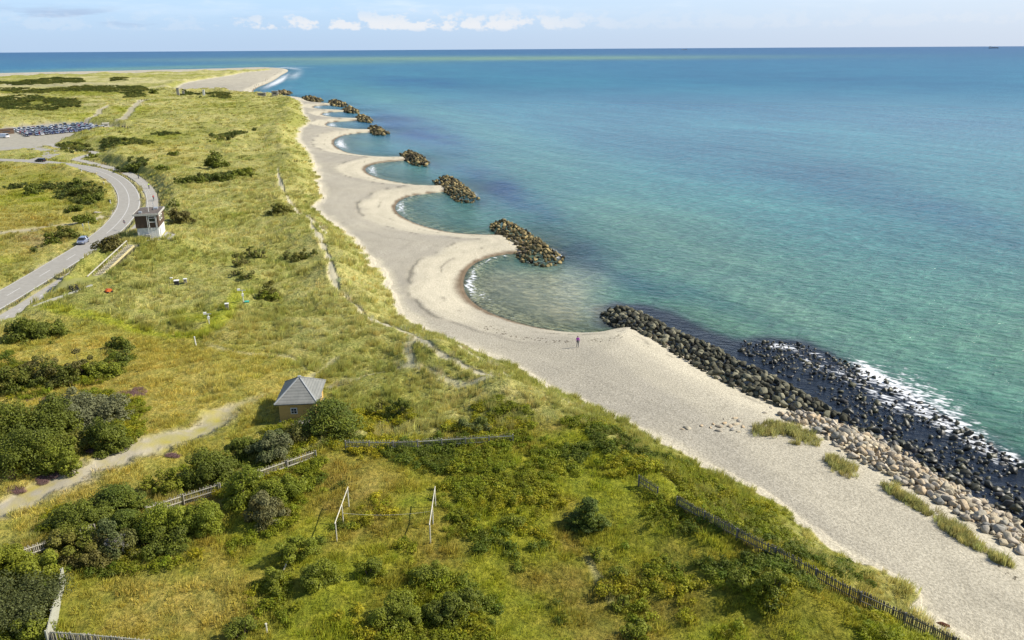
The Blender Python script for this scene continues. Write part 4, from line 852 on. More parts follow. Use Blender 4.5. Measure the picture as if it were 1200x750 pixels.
fence('picket_fence', [(405, 515.5), (470, 516), (522, 512.5), (601, 508)], 'long grey picket fence running level behind the two frames', mat=m_wood)
fence('picket_fence', [(750, 556), (772, 570)], 'short scrap of overgrown fence above the long beachside fence', mat=m_wdk, pw=.09)
fence('picket_fence', [(795, 581), (845, 608), (900, 635.5), (950, 661), (1000, 689), (1022, 697), (1060, 716), (1129, 750), (1180, 776)], 'long dark picket fence between enclosure and gravel beach', h=1.25, mat=m_wdk, gap=.135, step=3.2, pw=.125)
fence('plank_fence', [(73, 666), (66, 695), (55, 738)], 'bleached board fence standing end on at the lower left', h=1.45, mat=m_bleach, style='plank', gap=.14)
fence('plank_fence', [(58, 739.5), (110, 743), (165, 748.5), (230, 756)], 'low board fence cut off by the bottom edge at the lower left', h=1.2, mat=m_wood, style='plank', gap=.14)
# pole frames
def frame(tops, bases, label):
    G = [P3(*b_) for b_ in bases]; h = 1.85; r = empty('pole_frame', G[0]); tag(r, label, 'frame', 'pair of pole frames in the enclosure')
    o0 = Vector(G[0]); T = []
    for g in G: a = Vector(g) - o0; m = MB(); m.tube(a - Vector((0, 0, .3)), a + Vector((0, 0, h)), .055, .05); m.build('post', m_woodp, r); T.append(a + Vector((0, 0, h)))
    e = (T[-1] - T[0]).normalized() * .25; m = MB(); m.tube(T[0] - e + Vector((0, 0, .05)), T[-1] + e + Vector((0, 0, .05)), .045, .04); m.build('crossbar', m_woodp, r)
    return [o0 + t for t in T]
FA = frame(None, [(395, 635), (402.5, 614), (409, 594)], 'left of the two pole frames, farther from the beach')
FB = frame(None, [(504.5, 636), (507.5, 614), (510.5, 594)], 'right of the two pole frames, nearer the beach')
a, b_ = FA[1] - Vector((0, 0, .75)), FB[1] - Vector((0, 0, .55)); m = MB(); prev = a
for k in range(1, 15): t = k / 14; p = a.lerp(b_, t) - Vector((0, 0, 1.2 * t * (1 - t) * 1.0)); m.tube(prev, p, .012, n=5); prev = p
tag(m.build('rope', m_woodp), 'thin slack line strung between the two pole frames', 'rope')
def pole(name, base, h, label, cat, mat, r=.05, lean=(0, 0)):
    g = P3(*base); m = MB(); m.tube((0, 0, -.3), (lean[0], lean[1], h), r, r * .85); m.tube((lean[0], lean[1], h), (lean[0], lean[1], h + .04), r * 1.3, r * 1.1); o = m.build(name, mat, None, g); tag(o, label, cat); return o
pole('wooden_post', (329.5, 669.5), 1.3, 'pale leaning post beside the bright bushes', 'post', m_woodp, .06, (.75, 1.1))
pole('wooden_post', (313, 742), .8, 'short pale stub post at the bottom near the grass clearing', 'post', m_woodp, .07)
pole('marker_post', (230, 405), 1.3, 'single white post at the junction of the mown path', 'post', m_wpaint, .09, (-.1, 0))
for p, l in (((97.5, 201.5), 'farthest'), ((124, 217), 'middle'), ((131.5, 239), 'nearest')):
    g = P3(p[0] - 2, p[1]); r = empty('road_marker', g); tag(r, l + ' of the three white edge markers inside the road bend', 'marker', 'white markers inside the bend'); m = MB(); m.box(-.14, .14, -.08, .08, -.2, 1.15); m.build('post', m_wpaint, r); m = MB(); m.box(-.142, .142, -.10, .082, .85, .98); m.build('band', m_dark, r)
def sign(base, h, label, ring, rz):
    g = P3(*base); r = empty('road_sign', g, rz); tag(r, label, 'sign'); m = MB(); m.tube((0, 0, -.3), (0, 0, h), .04); m.build('pole', m_steel, r)
    m = MB(); m.tube((0, -.05, h), (0, -.08, h), .42, n=20); f = m.build('sign_face', m_wpaint, r)
    if ring:
        me = MB(); n = 20
        for k in range(n):
            a, b_ = 2 * math.pi * k / n, 2 * math.pi * (k + 1) / n; me.poly([(.43 * math.cos(a), -.086, h + .43 * math.sin(a)), (.43 * math.cos(b_), -.086, h + .43 * math.sin(b_)), (.30 * math.cos(b_), -.086, h + .30 * math.sin(b_)), (.30 * math.cos(a), -.086, h + .30 * math.sin(a))])
        me.build('red_ring', m_red, f)
sign((147.5, 270), 2.2, 'round white road sign with a red ring at the outer verge of the bend', True, R(-25))
sign((98.5, 271.5), 1.7, 'plain pale round sign on the inner verge behind the silver car', False, R(-40))
pole('lamp_mast', (105.5, 272), 2.6, 'thin pale mast on the verge behind the silver blue car', 'mast', m_steel, .05)
def instrument(base, h, label, arms):
    g = P3(*base); r = empty('weather_mast', g, R(20)); tag(r, label, 'instrument'); m = MB(); m.tube((0, 0, -.3), (0, 0, h), .06, .05); m.build('pole', m_wpaint, r)
    m = MB(); m.bar((-arms, 0, h), (arms, 0, h - .1), .09); m.build('cross_arm', m_steel, r); m = MB(); m.box(-arms - .2, -arms + .25, -.16, .16, h - .05, h + .25); m.build('sensor', m_wpaint, r)
    m = MB(); m.box(-.18, .18, -.16, .12, h * .55, h * .55 + .4); m.build('box', m_wpaint, r)
instrument((285.5, 355.5), 2.3, 'tall white weather mast with cross arm beside the mown path', .55); instrument((245.5, 381.5), 1.9, 'shorter white weather mast half hidden in taller weeds', .45)
def cabinet(base, w, h, label, roofm=m_wpaint, bodym=m_wood):
    g = P3(*base); r = empty('instrument_box', g, R(15)); tag(r, label, 'box'); m = MB(); m.box(-w / 2, w / 2, -w / 2, w / 2, .1, h); m.build('case', bodym, r); m = MB(); m.box(-w / 2 - .06, w / 2 + .06, -w / 2 - .06, w / 2 + .06, h + .002, h + .08); m.build('lid', roofm, r)
    for sx_ in (-1, 1): m = MB(); m.bar((sx_ * w * .35, 0, -.2), (sx_ * w * .35, 0, .1), .08); m.build('leg', m_wood, r)
cabinet((266.5, 363.5), .5, 1.1, 'narrow grey box standing alone by the bend of the mown path'); cabinet((217.5, 332), .5, .8, 'grey box on the grass slope, right one of the pair'); cabinet((207.5, 335), .75, .95, 'wider dark box on the grass slope with white lid', m_wpaint, m_dark); cabinet((201, 328), .35, .35, 'smallest white box on the grass slope, left of the others', m_wpaint, m_wpaint)
cabinet((289.5, 355.8), .6, .35, 'small turquoise crate at the foot of the tall weather mast', m_teal, m_teal)
def mover(base):
    g = P3(*base); r = empty('garden_mower', g, R(-30)); tag(r, 'small orange mower on the grass right of the stair foot', 'mower'); m = MB(); m.prism([(-.5, .2), (.5, .2), (.45, .6), (-.1, .75), (-.5, .5)], -.3, .3); m.build('body', m_orange, r)
    for sx_ in (-1, 1):
        for yy_ in (-.38, .38): m = MB(); m.tube((sx_ * .3, yy_, .16), (sx_ * .4, yy_, .16), .17, n=12); m.build('wheel', m_rubber, r)
    m = MB(); m.tube((-.22, .45, .55), (-.22, 1.1, 1.05), .025); m.tube((.22, .45, .55), (.22, 1.1, 1.05), .025); m.tube((-.22, 1.1, 1.05), (.22, 1.1, 1.05), .025); m.build('handle', m_dark, r)
mover((127.5, 343))
def bike(loc, rz, label, name='bicycle', k=1.0, mt=m_dark, group=None):
    r = empty(name, loc, rz); tag(r, label, name, group)
    for yy_ in (-.52, .52):
        m = MB(); n = 20
        for i in range(n):
            a, b_ = 2 * math.pi * i / n, 2 * math.pi * (i + 1) / n; m.tube((0, yy_ + .34 * math.cos(a), .34 + .34 * math.sin(a)), (0, yy_ + .34 * math.cos(b_), .34 + .34 * math.sin(b_)), .022 * k, n=5)
        for i in range(6): a = math.pi * i / 3; m.tube((0, yy_, .34), (0, yy_ + .33 * math.cos(a), .34 + .33 * math.sin(a)), .006, n=4)
        m.build('wheel', m_rubber, r)
    m = MB()
    for a, b_ in (((0, -.52, .34), (0, -.22, .82)), ((0, -.52, .34), (0, -.1, .30)), ((0, -.1, .30), (0, -.22, .85)), ((0, -.1, .30), (0, .36, .78)), ((0, -.22, .82), (0, .36, .84)), ((0, .52, .34), (0, .36, .95))): m.tube(a, b_, .022 * k)
    m.build('frame', mt, r); m = MB(); m.box(-.07, .07, -.36, -.12, .88, .95); m.build('saddle', m_rubber, r); m = MB(); m.tube((-.28, .32, 1.0), (.28, .32, 1.0), .018 * k); m.tube((0, .36, .94), (0, .33, 1.0), .02); m.build('handlebar', m_dark, r)
    return r
for q, (px, py, an, l) in enumerate(((84.5, 342.5, 62, 'left of two dark bicycles parked by the footpath'), (91, 341, 45, 'right of two dark bicycles parked by the footpath'))):
    bk = bike(P3(px, py), R(an), l, k=2.0, group='bicycles parked by the footpath'); bk.scale = (1.1, 1.1, 1.1)

# cars
CARCOL = {}
def carpaint(c_, metal=.25):
    key = tuple(round(v, 3) for v in c_)
    if key not in CARCOL:
        m, nt, b, o = newmat('car_paint'); b.inputs['Base Color'].default_value = (*c_, 1); b.inputs['Roughness'].default_value = .25; b.inputs['Metallic'].default_value = metal; b.inputs['Coat Weight'].default_value = .6; CARCOL[key] = m
    return CARCOL[key]
m_lamp = plain('lamp_glass', (.75, .75, .72), None, 3, .2); m_tail = plain('tail_lamp', (.3, .01, .01), None, 3, .2); m_rim = plain('alloy', (.45, .45, .46), None, 3, .3, .5, 0, .7)
def loft(secs, mirror=True):
    """secs: list of (y, half_width_low, half_width_high, z_low, z_mid, z_high) rings"""
    m = MB(); n = 8; rings = []
    for (y, wl, wm, wt, z0, z1, z2) in secs:
        rings.append([(-wl, y, z0), (-wm, y, z0 + .18), (-wm, y, z1), (-wt, y, z2), (wt, y, z2), (wm, y, z1), (wm, y, z0 + .18), (wl, y, z0)])
    for rg in rings: m.v += rg
    for i in range(len(rings) - 1):
        for k in range(n): a = i * n + k; b_ = i * n + (k + 1) % n; m.f.append((a, b_, b_ + n, a + n))
    m.f.append(tuple(range(n))[::-1]); m.f.append(tuple(range((len(rings) - 1) * n, len(rings) * n)))
    return m
def make_car(kind, loc, rz, col, label, group=None, cat='car', name='parked_car'):
    r = empty(name, loc, rz); tag(r, label, cat, group); pm = carpaint(col)
    van = kind == 'van'; L = 2.35 if van else (2.15 if kind == 'estate' else 1.95); w = .92 if van else .86; zt = .95 if not van else 1.15
    b_ = loft([(-L, w * .78, w * .84, w * .7, .38, .62, zt * .86), (-L + .15, w * .95, w * .98, w * .86, .28, .72, zt * .98), (-.9, w, w, w * .9, .24, .78, zt), (.6, w, w, w * .9, .24, .78, zt), (1.15, w, w, w * .86, .24, .76, zt * .95), (L - .3, w * .95, w * .97, w * .78, .28, .66, zt * .80), (L, w * .7, w * .78, w * .6, .38, .55, .66)]).build('body', pm, r)
    back = -L + (.18 if kind != 'hatch' else .3); fr = 1.15 if not van else 1.5; hh = 1.45 if kind != 'van' else 1.95; bt = -L + (.5 if kind == 'hatch' else .35)
    g = MB(); g.hexa([(-w * .89, back, zt - .03), (w * .89, back, zt - .03), (w * .89, fr, zt - .06), (-w * .89, fr, zt - .06), (-w * .68, bt, hh - .05), (w * .68, bt, hh - .05), (w * .68, fr - .75, hh - .05), (-w * .68, fr - .75, hh - .05)]); g.build('windows', m_glass, r)
    rf = MB(); rf.hexa([(-w * .70, bt - .03, hh - .06), (w * .70, bt - .03, hh - .06), (w * .70, fr - .72, hh - .06), (-w * .70, fr - .72, hh - .06), (-w * .62, bt + .05, hh + .02), (w * .62, bt + .05, hh + .02), (w * .62, fr - .85, hh + .02), (-w * .62, fr - .85, hh + .02)])
    for sx_ in (-1, 1):
        for (y0, y1) in ((back, bt), (fr, fr - .75), ((back + fr) / 2 - .1, (bt + fr - .75) / 2)): rf.bar((sx_ * w * .895, y0, zt - .03), (sx_ * w * .685, y1, hh - .04), .05, .07)
        if van: rf.hexa([(sx_ * w * .87, back, zt), (sx_ * w * .91, back, zt), (sx_ * w * .91, .3, zt), (sx_ * w * .87, .3, zt), (sx_ * w * .66, bt, hh - .04), (sx_ * w * .70, bt, hh - .04), (sx_ * w * .70, .2, hh - .04), (sx_ * w * .66, .2, hh - .04)])
    rf.build('roof', pm, r)
    for sx_ in (-1, 1):
        for yy_ in (-L * .62, L * .66):
            m = MB(); m.tube((sx_ * (w - .18), yy_, .32), (sx_ * (w + .015), yy_, .32), .32, n=14); wh = m.build('wheel', m_rubber, r)
            m = MB(); m.tube((sx_ * (w + .016), yy_, .32), (sx_ * (w + .03), yy_, .32), .2, n=10); m.build('rim', m_rim, wh)
        m = MB(); m.box(sx_ * w * .62 - .14, sx_ * w * .62 + .14, L - .14, L + .005, .56, .70); m.build('headlight', m_lamp, r)
        m = MB(); m.box(sx_ * w * .72 - .1, sx_ * w * .72 + .1, -L - .01, -L + .1, .62, .82); m.build('tail_light', m_tail, r)
    return r
g = P3(105, 283); x0, y0 = g[0], g[1]
rd = road_c[np.argmin(np.hypot(road_c[:, 0] - x0, road_c[:, 1] - y0)) + 1] - road_c[np.argmin(np.hypot(road_c[:, 0] - x0, road_c[:, 1] - y0)) - 1]
nn_ = np.array([rd[1], -rd[0]]) / np.hypot(*rd); cpt = road_c[np.argmin(np.hypot(road_c[:, 0] - x0, road_c[:, 1] - y0))] - nn_ * 1.5
make_car('hatch', (cpt[0] - .6, cpt[1] - 1.2, ZR), math.atan2(rd[1], rd[0]) - math.pi / 2 + math.pi, (.20, .23, .32), 'silver blue hatchback driving down the road towards the bottom left', None, 'car', 'hatchback')
q = pt(47.5, 189.6, ZR); make_car('estate', (q[0], q[1], ZR), R(80), (.012, .012, .02), 'dark car alone on the road past the side road junction', None, 'car', 'moving_car')
q = pt(3, 161.5, ZR); make_car('van', (q[0], q[1], ZR), R(78), (.75, .75, .75), 'white van at the left edge of the car park apron', None, 'van', 'white_van').scale = (1.5, 1.5, 1.1)
# rows of parked cars
A_ = np.array(pt(24, 161, ZR)) + np.array([1., 2.]); U_ = np.array([21., 37.]) / math.hypot(21, 37); V_ = np.array([-28., 36.]) / math.hypot(28, 36)
CC = [((.02, .02, .05), 'black'), ((.04, .05, .14), 'dark blue'), ((.25, .27, .32), 'silver grey'), ((.72, .72, .74), 'white'), ((.09, .09, .11), 'dark grey'), ((.38, .03, .03), 'red'), ((.12, .16, .30), 'blue'), ((.03, .03, .06), 'black')]
protos = {}
fill = MB(); i = 0; gr = random.Random(5)
for row in range(7):
    vv = row * 7.2 + (0 if row % 2 else 1.1)
    for c_ in range(17):
        uu = 1.5 + c_ * 2.7 + gr.uniform(-.15, .15)
        if gr.random() < .08 or (row >= 5 and c_ > 15): continue
        kind = gr.choice(['hatch', 'estate', 'hatch', 'estate', 'van']) if gr.random() < .5 else 'hatch'
        ci = gr.choices(range(8), [3, 4, 7, 8, 3, 1, 3, 3])[0]; key = (kind, ci)
        p = A_ + U_ * uu + V_ * vv; rz = math.atan2(V_[1], V_[0]) - math.pi / 2 + (0 if row % 2 else math.pi) + gr.uniform(-.03, .03)
        kn = {'hatch': 'hatchback', 'estate': 'estate car', 'van': 'high van'}[kind]; rn = ['nearest row', 'second row', 'third row', 'fourth row', 'fifth row', 'sixth row', 'farthest row'][row]
        end = ['first', 'second', 'third', 'fourth', 'fifth', 'sixth', 'seventh', 'eighth', 'ninth', 'tenth', 'eleventh', 'twelfth', 'thirteenth', 'fourteenth', 'fifteenth', 'sixteenth', 'last'][c_]
        lab = '%s %s, %s of the car park, %s from the road' % (CC[ci][1], kn, rn, end)
        if key not in protos: protos[key] = make_car(kind, (p[0], p[1], ZR + .004), rz, CC[ci][0], lab, 'cars parked in rows', 'car')
        else: o = copy_tree(protos[key]); o.location = (p[0], p[1], ZR + .004); o.rotation_euler = (0, 0, rz); o['label'] = lab
# ------------------------------------------------------------ bushes and small trees
DG = (.115, .138, .018); MG = (.160, .185, .019); BG = (.23, .255, .022); OL = (.19, .175, .032); SG = (.20, .205, .095); JU = (.105, .140, .020); GW = (.115, .140, .045); DU = (.145, .128, .036)
m_bark = plain('bark', (.13, .10, .075), (.07, .055, .04), 8, .9, .1, .3); m_dead = plain('dead_twigs', (.42, .40, .36), (.3, .28, .25), 8, .9)
def bush(bb, col, label, col2=None, form='round', lf=None, hf=None, cat='bush', name='bush', group=None, dens=1.0, twigs=m_bark):
    x0, y0, x1, y1 = bb; cx = (x0 + x1) / 2
    q = P3(cx, (y0 + y1) / 2 + .2 * (y1 - y0)); D = float(np.linalg.norm(np.array(q) - CAM)); s = D / F; a = math.asin((44 - q[2]) / D)
    w = (x1 - x0) * s; V = (y1 - y0) * s; d = w * .8
    if form == 'flat': d = min(w * .55, V / math.sin(a) * .8)
    r = d / 2 * math.sin(a)
    if V < 2.1 * r: r = V / 2.3; d = 2 * r / math.sin(a)
    h = math.sqrt(max((V - r) ** 2 - r * r, .01)) / math.cos(a)
    if hf: h = hf
    h = max(h, .22 * min(w, d)); gx, gy, gz = P3(cx, y1 - r / s)
    g = np.random.default_rng(int(x0 * 7 + y0 * 13)); lf = lf or max(.13, 1.9 * s)
    root = empty(name, (gx, gy, gz)); tag(root, label, cat, group)
    nc = int(np.clip(w * d / (.16 + s * s * 8) * .6, 14, 150)) * (2 if form == 'box' else 1); cen = []; rad = []
    for i in range(nc):
        dd = g.normal(0, 1, 3); dd[2] = abs(dd[2]); dd /= np.linalg.norm(dd); k = g.uniform(.45, .93) ** .6 if i > nc * .25 else g.uniform(0, .6)
        u = dd * k; lump = 1 + .28 * (vn(dd[0] * 1.7 + 5, dd[1] * 1.7 + dd[2], int(x0)) * 2 - 1)
        if form == 'conifer':
            t = (int(g.uniform(0, 7)) + .15 * g.uniform()) / 7; rr = (1 - t) ** .75 * g.uniform(.25, .95); an = g.uniform(0, 6.283); u = np.array([rr * math.cos(an), rr * math.sin(an), .06 + t * .94]); lump = 1 + .2 * g.normal()
        if form == 'box': u = g.uniform(-.92, .92, 3); u[g.integers(0, 2)] *= 1; u[2] = .86 if g.random() < .6 else g.uniform(.1, .86); lump = 1
        cen.append([u[0] * w / 2 * lump, u[1] * d / 2 * lump, max(.1, u[2] * h * (lump if form != 'conifer' else 1) * .92)]); rad.append(g.uniform(.10, .19) * min(w, d, 2.2 * h + .6) * (1.0 if form != 'conifer' else .9))
    cen = np.array(cen); rad = np.array(rad) * (1.0 if nc > 30 else 1.25)
    area = sum(rad ** 2) * 5; n = int(np.clip(area / (lf * lf * .33) * 1.7 * dens, 300, 18000))
    Vv, k = leaves(g, cen, rad, n, lf, .45 if form == 'conifer' else .8, .9 if form == 'conifer' else .45, .55 if form == 'conifer' else .8)
    Vv[:, :, 2] = np.maximum(Vv[:, :, 2], .02)
    me = mesh_np('crown', Vv.reshape(-1, 3), np.arange(n * 4).reshape(-1, 4)); c0 = np.array(col); c1 = np.array(col2 or tuple(v * 1.35 for v in col))
    tk = g.uniform(0, 1, nc) ** 1.6; cc = c0 + (c1 - c0) * tk[k][:, None]; cc = cc * (1 + g.normal(0, .16, n))[:, None]; cattr(me, 'lc', np.repeat(np.clip(cc, .003, .7), 4, axis=0)); link('crown', me, m_leaf, root)
    m = MB(); 
    for i in range(0, nc, max(1, nc // 9)): c_ = cen[i]; m.tube((c_[0] * .12, c_[1] * .12, -.2), (c_[0] * .8, c_[1] * .8, c_[2] * .9), .05 + .006 * h, .02, 6)
    m.build('trunk' if cat == 'tree' else 'stem', twigs, root)
    return root
B = [
 ((340, 452, 436, 526), JU, 'dense conifer growing against the right side of the hut', (.19, .215, .022), 'conifer', None, 4.4, 'tree', 'conifer_tree'),
 ((220, 528, 280, 572), DG, 'dark thicket just right of the end of the dirt track', MG, 'round', None, None, 'bush', 'bush'),
 ((262, 508, 305, 545), DG, 'dark bush under the shaded side of the hut, left of the greyish one', MG),
 ((296, 505, 347, 548), GW, 'grey green bush directly below the hut', SG), ((330, 494, 362, 524), DU, 'low dusky bush between hut steps and conifer', DG),
 ((262, 546, 318, 600), (.17, .205, .018), 'bright green hedge bush below the hut fence, left one', BG), ((300, 548, 360, 602), (.17, .205, .018), 'bright green hedge bush below the hut fence, right one', BG), ((284, 578, 338, 622), DU, 'olive grey twiggy bush at the foot of the bright hedge', SG),
 ((102, 556, 175, 612), JU, 'layered dark conifer leaning over the picket fence, upper one', MG, 'conifer', None, 2.6, 'tree', 'conifer_tree'), ((118, 585, 182, 640), JU, 'layered dark conifer below the picket fence, lower one', MG, 'conifer', None, 2.6, 'tree', 'conifer_tree'), ((62, 590, 125, 628), DG, 'dark shaded bush where the picket fence vanishes', MG),
 ((168, 550, 226, 585), (.21, .22, .020), 'loose yellow green bush above the picket fence beside the dirt track', BG, 'flat'), ((160, 590, 232, 642), (.19, .225, .018), 'large bright green bush below the picket fence', BG), ((205, 588, 266, 636), (.18, .215, .018), 'bright green bush tapering towards the dark gap', BG), ((172, 622, 222, 656), DG, 'dark round bush at the foot of the bright green ones', MG),
 ((56, 618, 110, 660), OL, 'olive shrub in front of the conifer group', MG), ((80, 628, 140, 668), DU, 'brownish olive shrub at the edge of the yellow meadow', OL), ((120, 615, 168, 658), GW, 'greyish shrub with bare pale twigs', OL),
 ((-20, 640, 40, 680), (.21, .225, .018), 'yellow green bush at the left edge under the fence', BG), ((30, 648, 72, 690), (.20, .215, .018), 'yellow green bush beside the bleached board fence', BG), ((-34, 676, 56, 742), (.085, .098, .028), 'big dark clipped hedge block in the bottom left corner', (.11, .125, .035), 'box', None, 1.9), ((10, 722, 60, 760), MG, 'green bush under the clipped hedge block at the bottom edge', BG),
 ((660, 570, 718, 628), (.075, .11, .018), 'single round dark conifer alone in the enclosure', (.15, .185, .02), 'conifer', None, 3.0, 'tree', 'conifer_tree'),
 ((322, 626, 372, 668), (.18, .21, .018), 'bright bush beside the pale leaning post', BG), ((352, 656, 400, 694), MG, 'mid green bush below the left pole frame', BG), ((300, 664, 340, 700), (.17, .19, .018), 'green bush below the leaning post', BG), ((480, 656, 525, 690), MG, 'dark green bush in the lower centre of the enclosure', BG), ((500, 690, 560, 735), DG, 'largest dark green bush at the bottom centre', MG), ((440, 700, 500, 745), MG, 'wide green bush at the bottom centre, left of the darkest', BG),
 ((416, 656, 452, 684), MG, 'small green bush under the empty ground of the frames', BG), ((265, 722, 302, 756), MG, 'dark bush at the bottom beside the stub post', DG), ((590, 600, 622, 626), MG, 'low green bush left of the round conifer', BG), ((728, 724, 762, 756), MG, 'bush at the bottom edge below the round conifer', BG), ((690, 640, 712, 662), MG, 'small bush at the head of the narrow sandy trail', BG), ((708, 660, 735, 684), MG, 'small bush beside the narrow sandy trail', BG), ((716, 694, 738, 718), MG, 'small bush at the end of the narrow sandy trail', BG),
 ((850, 670, 884, 700), MG, 'small bush in the right part of the enclosure, left one', BG), ((884, 668, 926, 704), MG, 'wide bush in the right part of the enclosure, right one', BG), ((428, 466, 464, 490), MG, 'low dark shrub right of the hut conifer', OL, 'flat'), ((452, 462, 492, 492), DG, 'dark creeping shrub on the dune slope right of the hut', MG, 'flat'), ((536, 486, 580, 510), GW, 'grey green shrub above the level picket fence', MG, 'flat'),
 ((304, 324, 329, 350), (.13, .12, .022), 'isolated round olive bush casting a sharp shadow', (.19, .18, .03)), ((300, 338, 332, 354), MG, 'low green skirt of leaves around the isolated round bush', BG, 'flat'),
 ((8, 380, 50, 402), DG, 'dark bush beside the left verge of the dune meadow, left one', MG), ((36, 377, 76, 398), DG, 'dark bush near the cycle path, right one of two', MG),
 ((126, 396, 154, 412), DG, 'small dark bush above the end of the long dark thicket', MG), ((136, 408, 160, 428), DG, 'small round dark bush at the right tip of the long thicket', MG),
 ((-20, 425, 42, 462), DG, 'leftmost bush of the long dark thicket', OL, 'flat'), ((20, 414, 70, 450), DU, 'second bush of the long dark thicket, brownish', DG, 'flat'), ((40, 426, 96, 456), DG, 'third bush of the long dark thicket, darkest', DU, 'flat'), ((78, 412, 118, 446), DU, 'fourth bush of the long dark thicket', MG, 'flat'), ((96, 424, 152, 444), MG, 'green low end of the long dark thicket', BG, 'flat'),
 ((-20, 468, 50, 530), DG, 'dark green bush at the left edge above the heather', MG), ((30, 470, 92, 520), DG, 'dark green bush under the silvery willow', MG), ((60, 462, 122, 506), (.165, .175, .085), 'silvery grey willow bush, left half', SG), ((96, 464, 152, 500), (.175, .18, .085), 'silvery grey willow bush, right half', SG), ((100, 490, 152, 536), DG, 'dark green bush below the silvery willow', MG), ((0, 505, 70, 556), DG, 'wide dark green bush nearest the heather patch', MG), ((58, 524, 96, 558), MG, 'green bush beside the dirt track and the heather', BG), ((68, 500, 112, 532), MG, 'green bush in the middle of the willow group', OL),
 ((192, 246, 228, 262), (.115, .10, .024), 'flat dark bush behind the lookout building', DU, 'flat'), ((113, 277, 142, 293), (.125, .11, .024), 'rounded olive bush between the stairs and the road', DU), ((199, 228, 210, 244), MG, 'narrow green bush on the slope behind the lookout building', DG),
 ((268, 292, 292, 314), DU, 'grey brown bush on the open dune slope, first of a loose group', DG, 'flat'), ((284, 286, 302, 300), DG, 'small dark bush on the open dune slope, uppermost of a loose group', DU, 'flat'), ((294, 292, 314, 304), DG, 'small dark bush on the open dune slope, right of a loose group', DU, 'flat'), ((268, 312, 286, 324), DG, 'dark flat bush on the open dune slope, lower left of a loose group', DU, 'flat'), ((280, 318, 304, 330), DG, 'dark flat bush on the open dune slope, lowest of a loose group', DU, 'flat'),
 ((326, 293, 346, 304), DG, 'dark flat bush near the sandy dune trail', DU, 'flat'), ((335, 288, 372, 308), OL, 'olive bush beside the sandy dune trail', DG, 'flat'), ((240, 182, 265, 196), DG, 'round dark bush alone on the far heath', MG), ((246, 176, 262, 184), DG, 'small dark bush above the round one on the far heath', MG, 'flat'),
 ((204, 208, 222, 217), DG, 'dark bush at the left end of the far dark row', MG), ((216, 206, 248, 216), DG, 'wide dark bush in the middle of the far dark row', MG, 'flat'), ((244, 202, 276, 213), DG, 'wide dark bush, second from the right in the far dark row', MG, 'flat'), ((270, 199, 300, 209), MG, 'green bush at the right end of the far dark row', BG, 'flat'),
 ((178, 193, 200, 201), DG, 'dark bush on the heath beyond the cycle path', MG, 'flat'), ((100, 179, 116, 186), MG, 'low green bush beside the branching cycle path', DG, 'flat'), ((196, 177, 208, 182), DG, 'pair of dark shoots on the far heath', MG), ((150, 190, 172, 197), MG, 'green bush beyond the cycle path bend', DG, 'flat'),
 ((80, 208, 104, 220), DG, 'dark bush inside the road bend, upper one', MG, 'flat'), ((100, 226, 122, 238), DG, 'dark bush inside the road bend, near the verge', MG), ((30, 217, 50, 228), DG, 'round dark bush inside the road bend, at the left', MG), ((80, 215, 112, 232), DG, 'wide dark thicket inside the road bend', OL, 'flat'), ((76, 241, 100, 249), DG, 'small dark bush above the pale track inside the bend', MG, 'flat'), ((88, 252, 110, 262), MG, 'green bush behind the round white sign', DG), ((64, 262, 94, 280), DG, 'grey green thicket above the verge left of the car', OL, 'flat'), ((52, 274, 72, 288), DG, 'dark bush at the lower end of the verge thicket', MG),
 ((175, 104, 186, 110), DG, 'round dark bush near the old concrete blocks', MG), ((292, 203, 304, 207), DG, 'tiny dark bush near the dune crest', MG, 'flat'), ((310, 235, 346, 252), OL, 'dark hollow shrub where the sandy trail forks', DG, 'flat')]
for e in B:
    bb, col, lab = e[:3]; col2 = e[3] if len(e) > 3 else None; form = e[4] if len(e) > 4 else 'round'; hf = e[6] if len(e) > 6 else None
    cat = e[7] if len(e) > 7 else 'bush'; nm = e[8] if len(e) > 8 else 'bush'
    bush(bb, col, lab, col2, form, None, hf, cat, nm)
# bare dead shrub
g = P3(145, 650); r = empty('dead_shrub', g); tag(r, 'bare bleached dead shrub among the green bushes beside the yellow meadow', 'shrub'); m = MB(); gr = random.Random(3)
def twig(a, d, L, rr, n):
    b_ = a + d * L; m.tube(a, b_, rr, rr * .65, 5)
    if n:
        for k in range(3): twig(b_, (d + Vector((gr.uniform(-.7, .7), gr.uniform(-.7, .7), gr.uniform(-.1, .5)))).normalized(), L * .7, rr * .6, n - 1)
for k in range(4): twig(Vector((0, 0, -.1)), Vector((gr.uniform(-.5, .5), gr.uniform(-.5, .3), 1)).normalized(), .8, .05, 4)
m.build('branches', m_dead, r)

# ------------------------------------------------------------ boulders
def icos(sub):
    bm = bmesh.new(); bmesh.ops.create_icosphere(bm, subdivisions=sub, radius=1); v = np.array([p.co[:] for p in bm.verts]); f = np.array([[q.index for q in p.verts] for p in bm.faces]); bm.free(); return v, f
def rockv(seed, n=16):
    g = np.random.default_rng(seed); bm = bmesh.new()
    for _ in range(n):
        d = g.normal(0, 1, 3); d /= np.linalg.norm(d); bm.verts.new(d * g.uniform(.85, 1.1) * np.array([1.25, .92, .78]) * 1.05)
    bmesh.ops.convex_hull(bm, input=bm.verts)
    for q in [q for q in bm.verts if not q.link_faces]: bm.verts.remove(q)
    bmesh.ops.bevel(bm, geom=list(bm.edges), offset=.05, segments=1, affect='EDGES'); bmesh.ops.triangulate(bm, faces=bm.faces); bm.verts.index_update()
    v = np.array([p.co[:] for p in bm.verts]); f = np.array([[q.index for q in p.verts] for p in bm.faces]); bm.free(); return v, f
RV = [rockv(i, (13, 18, 15)[i % 3]) for i in range(10)]; RVL = [rockv(50 + i, 10) for i in range(6)]
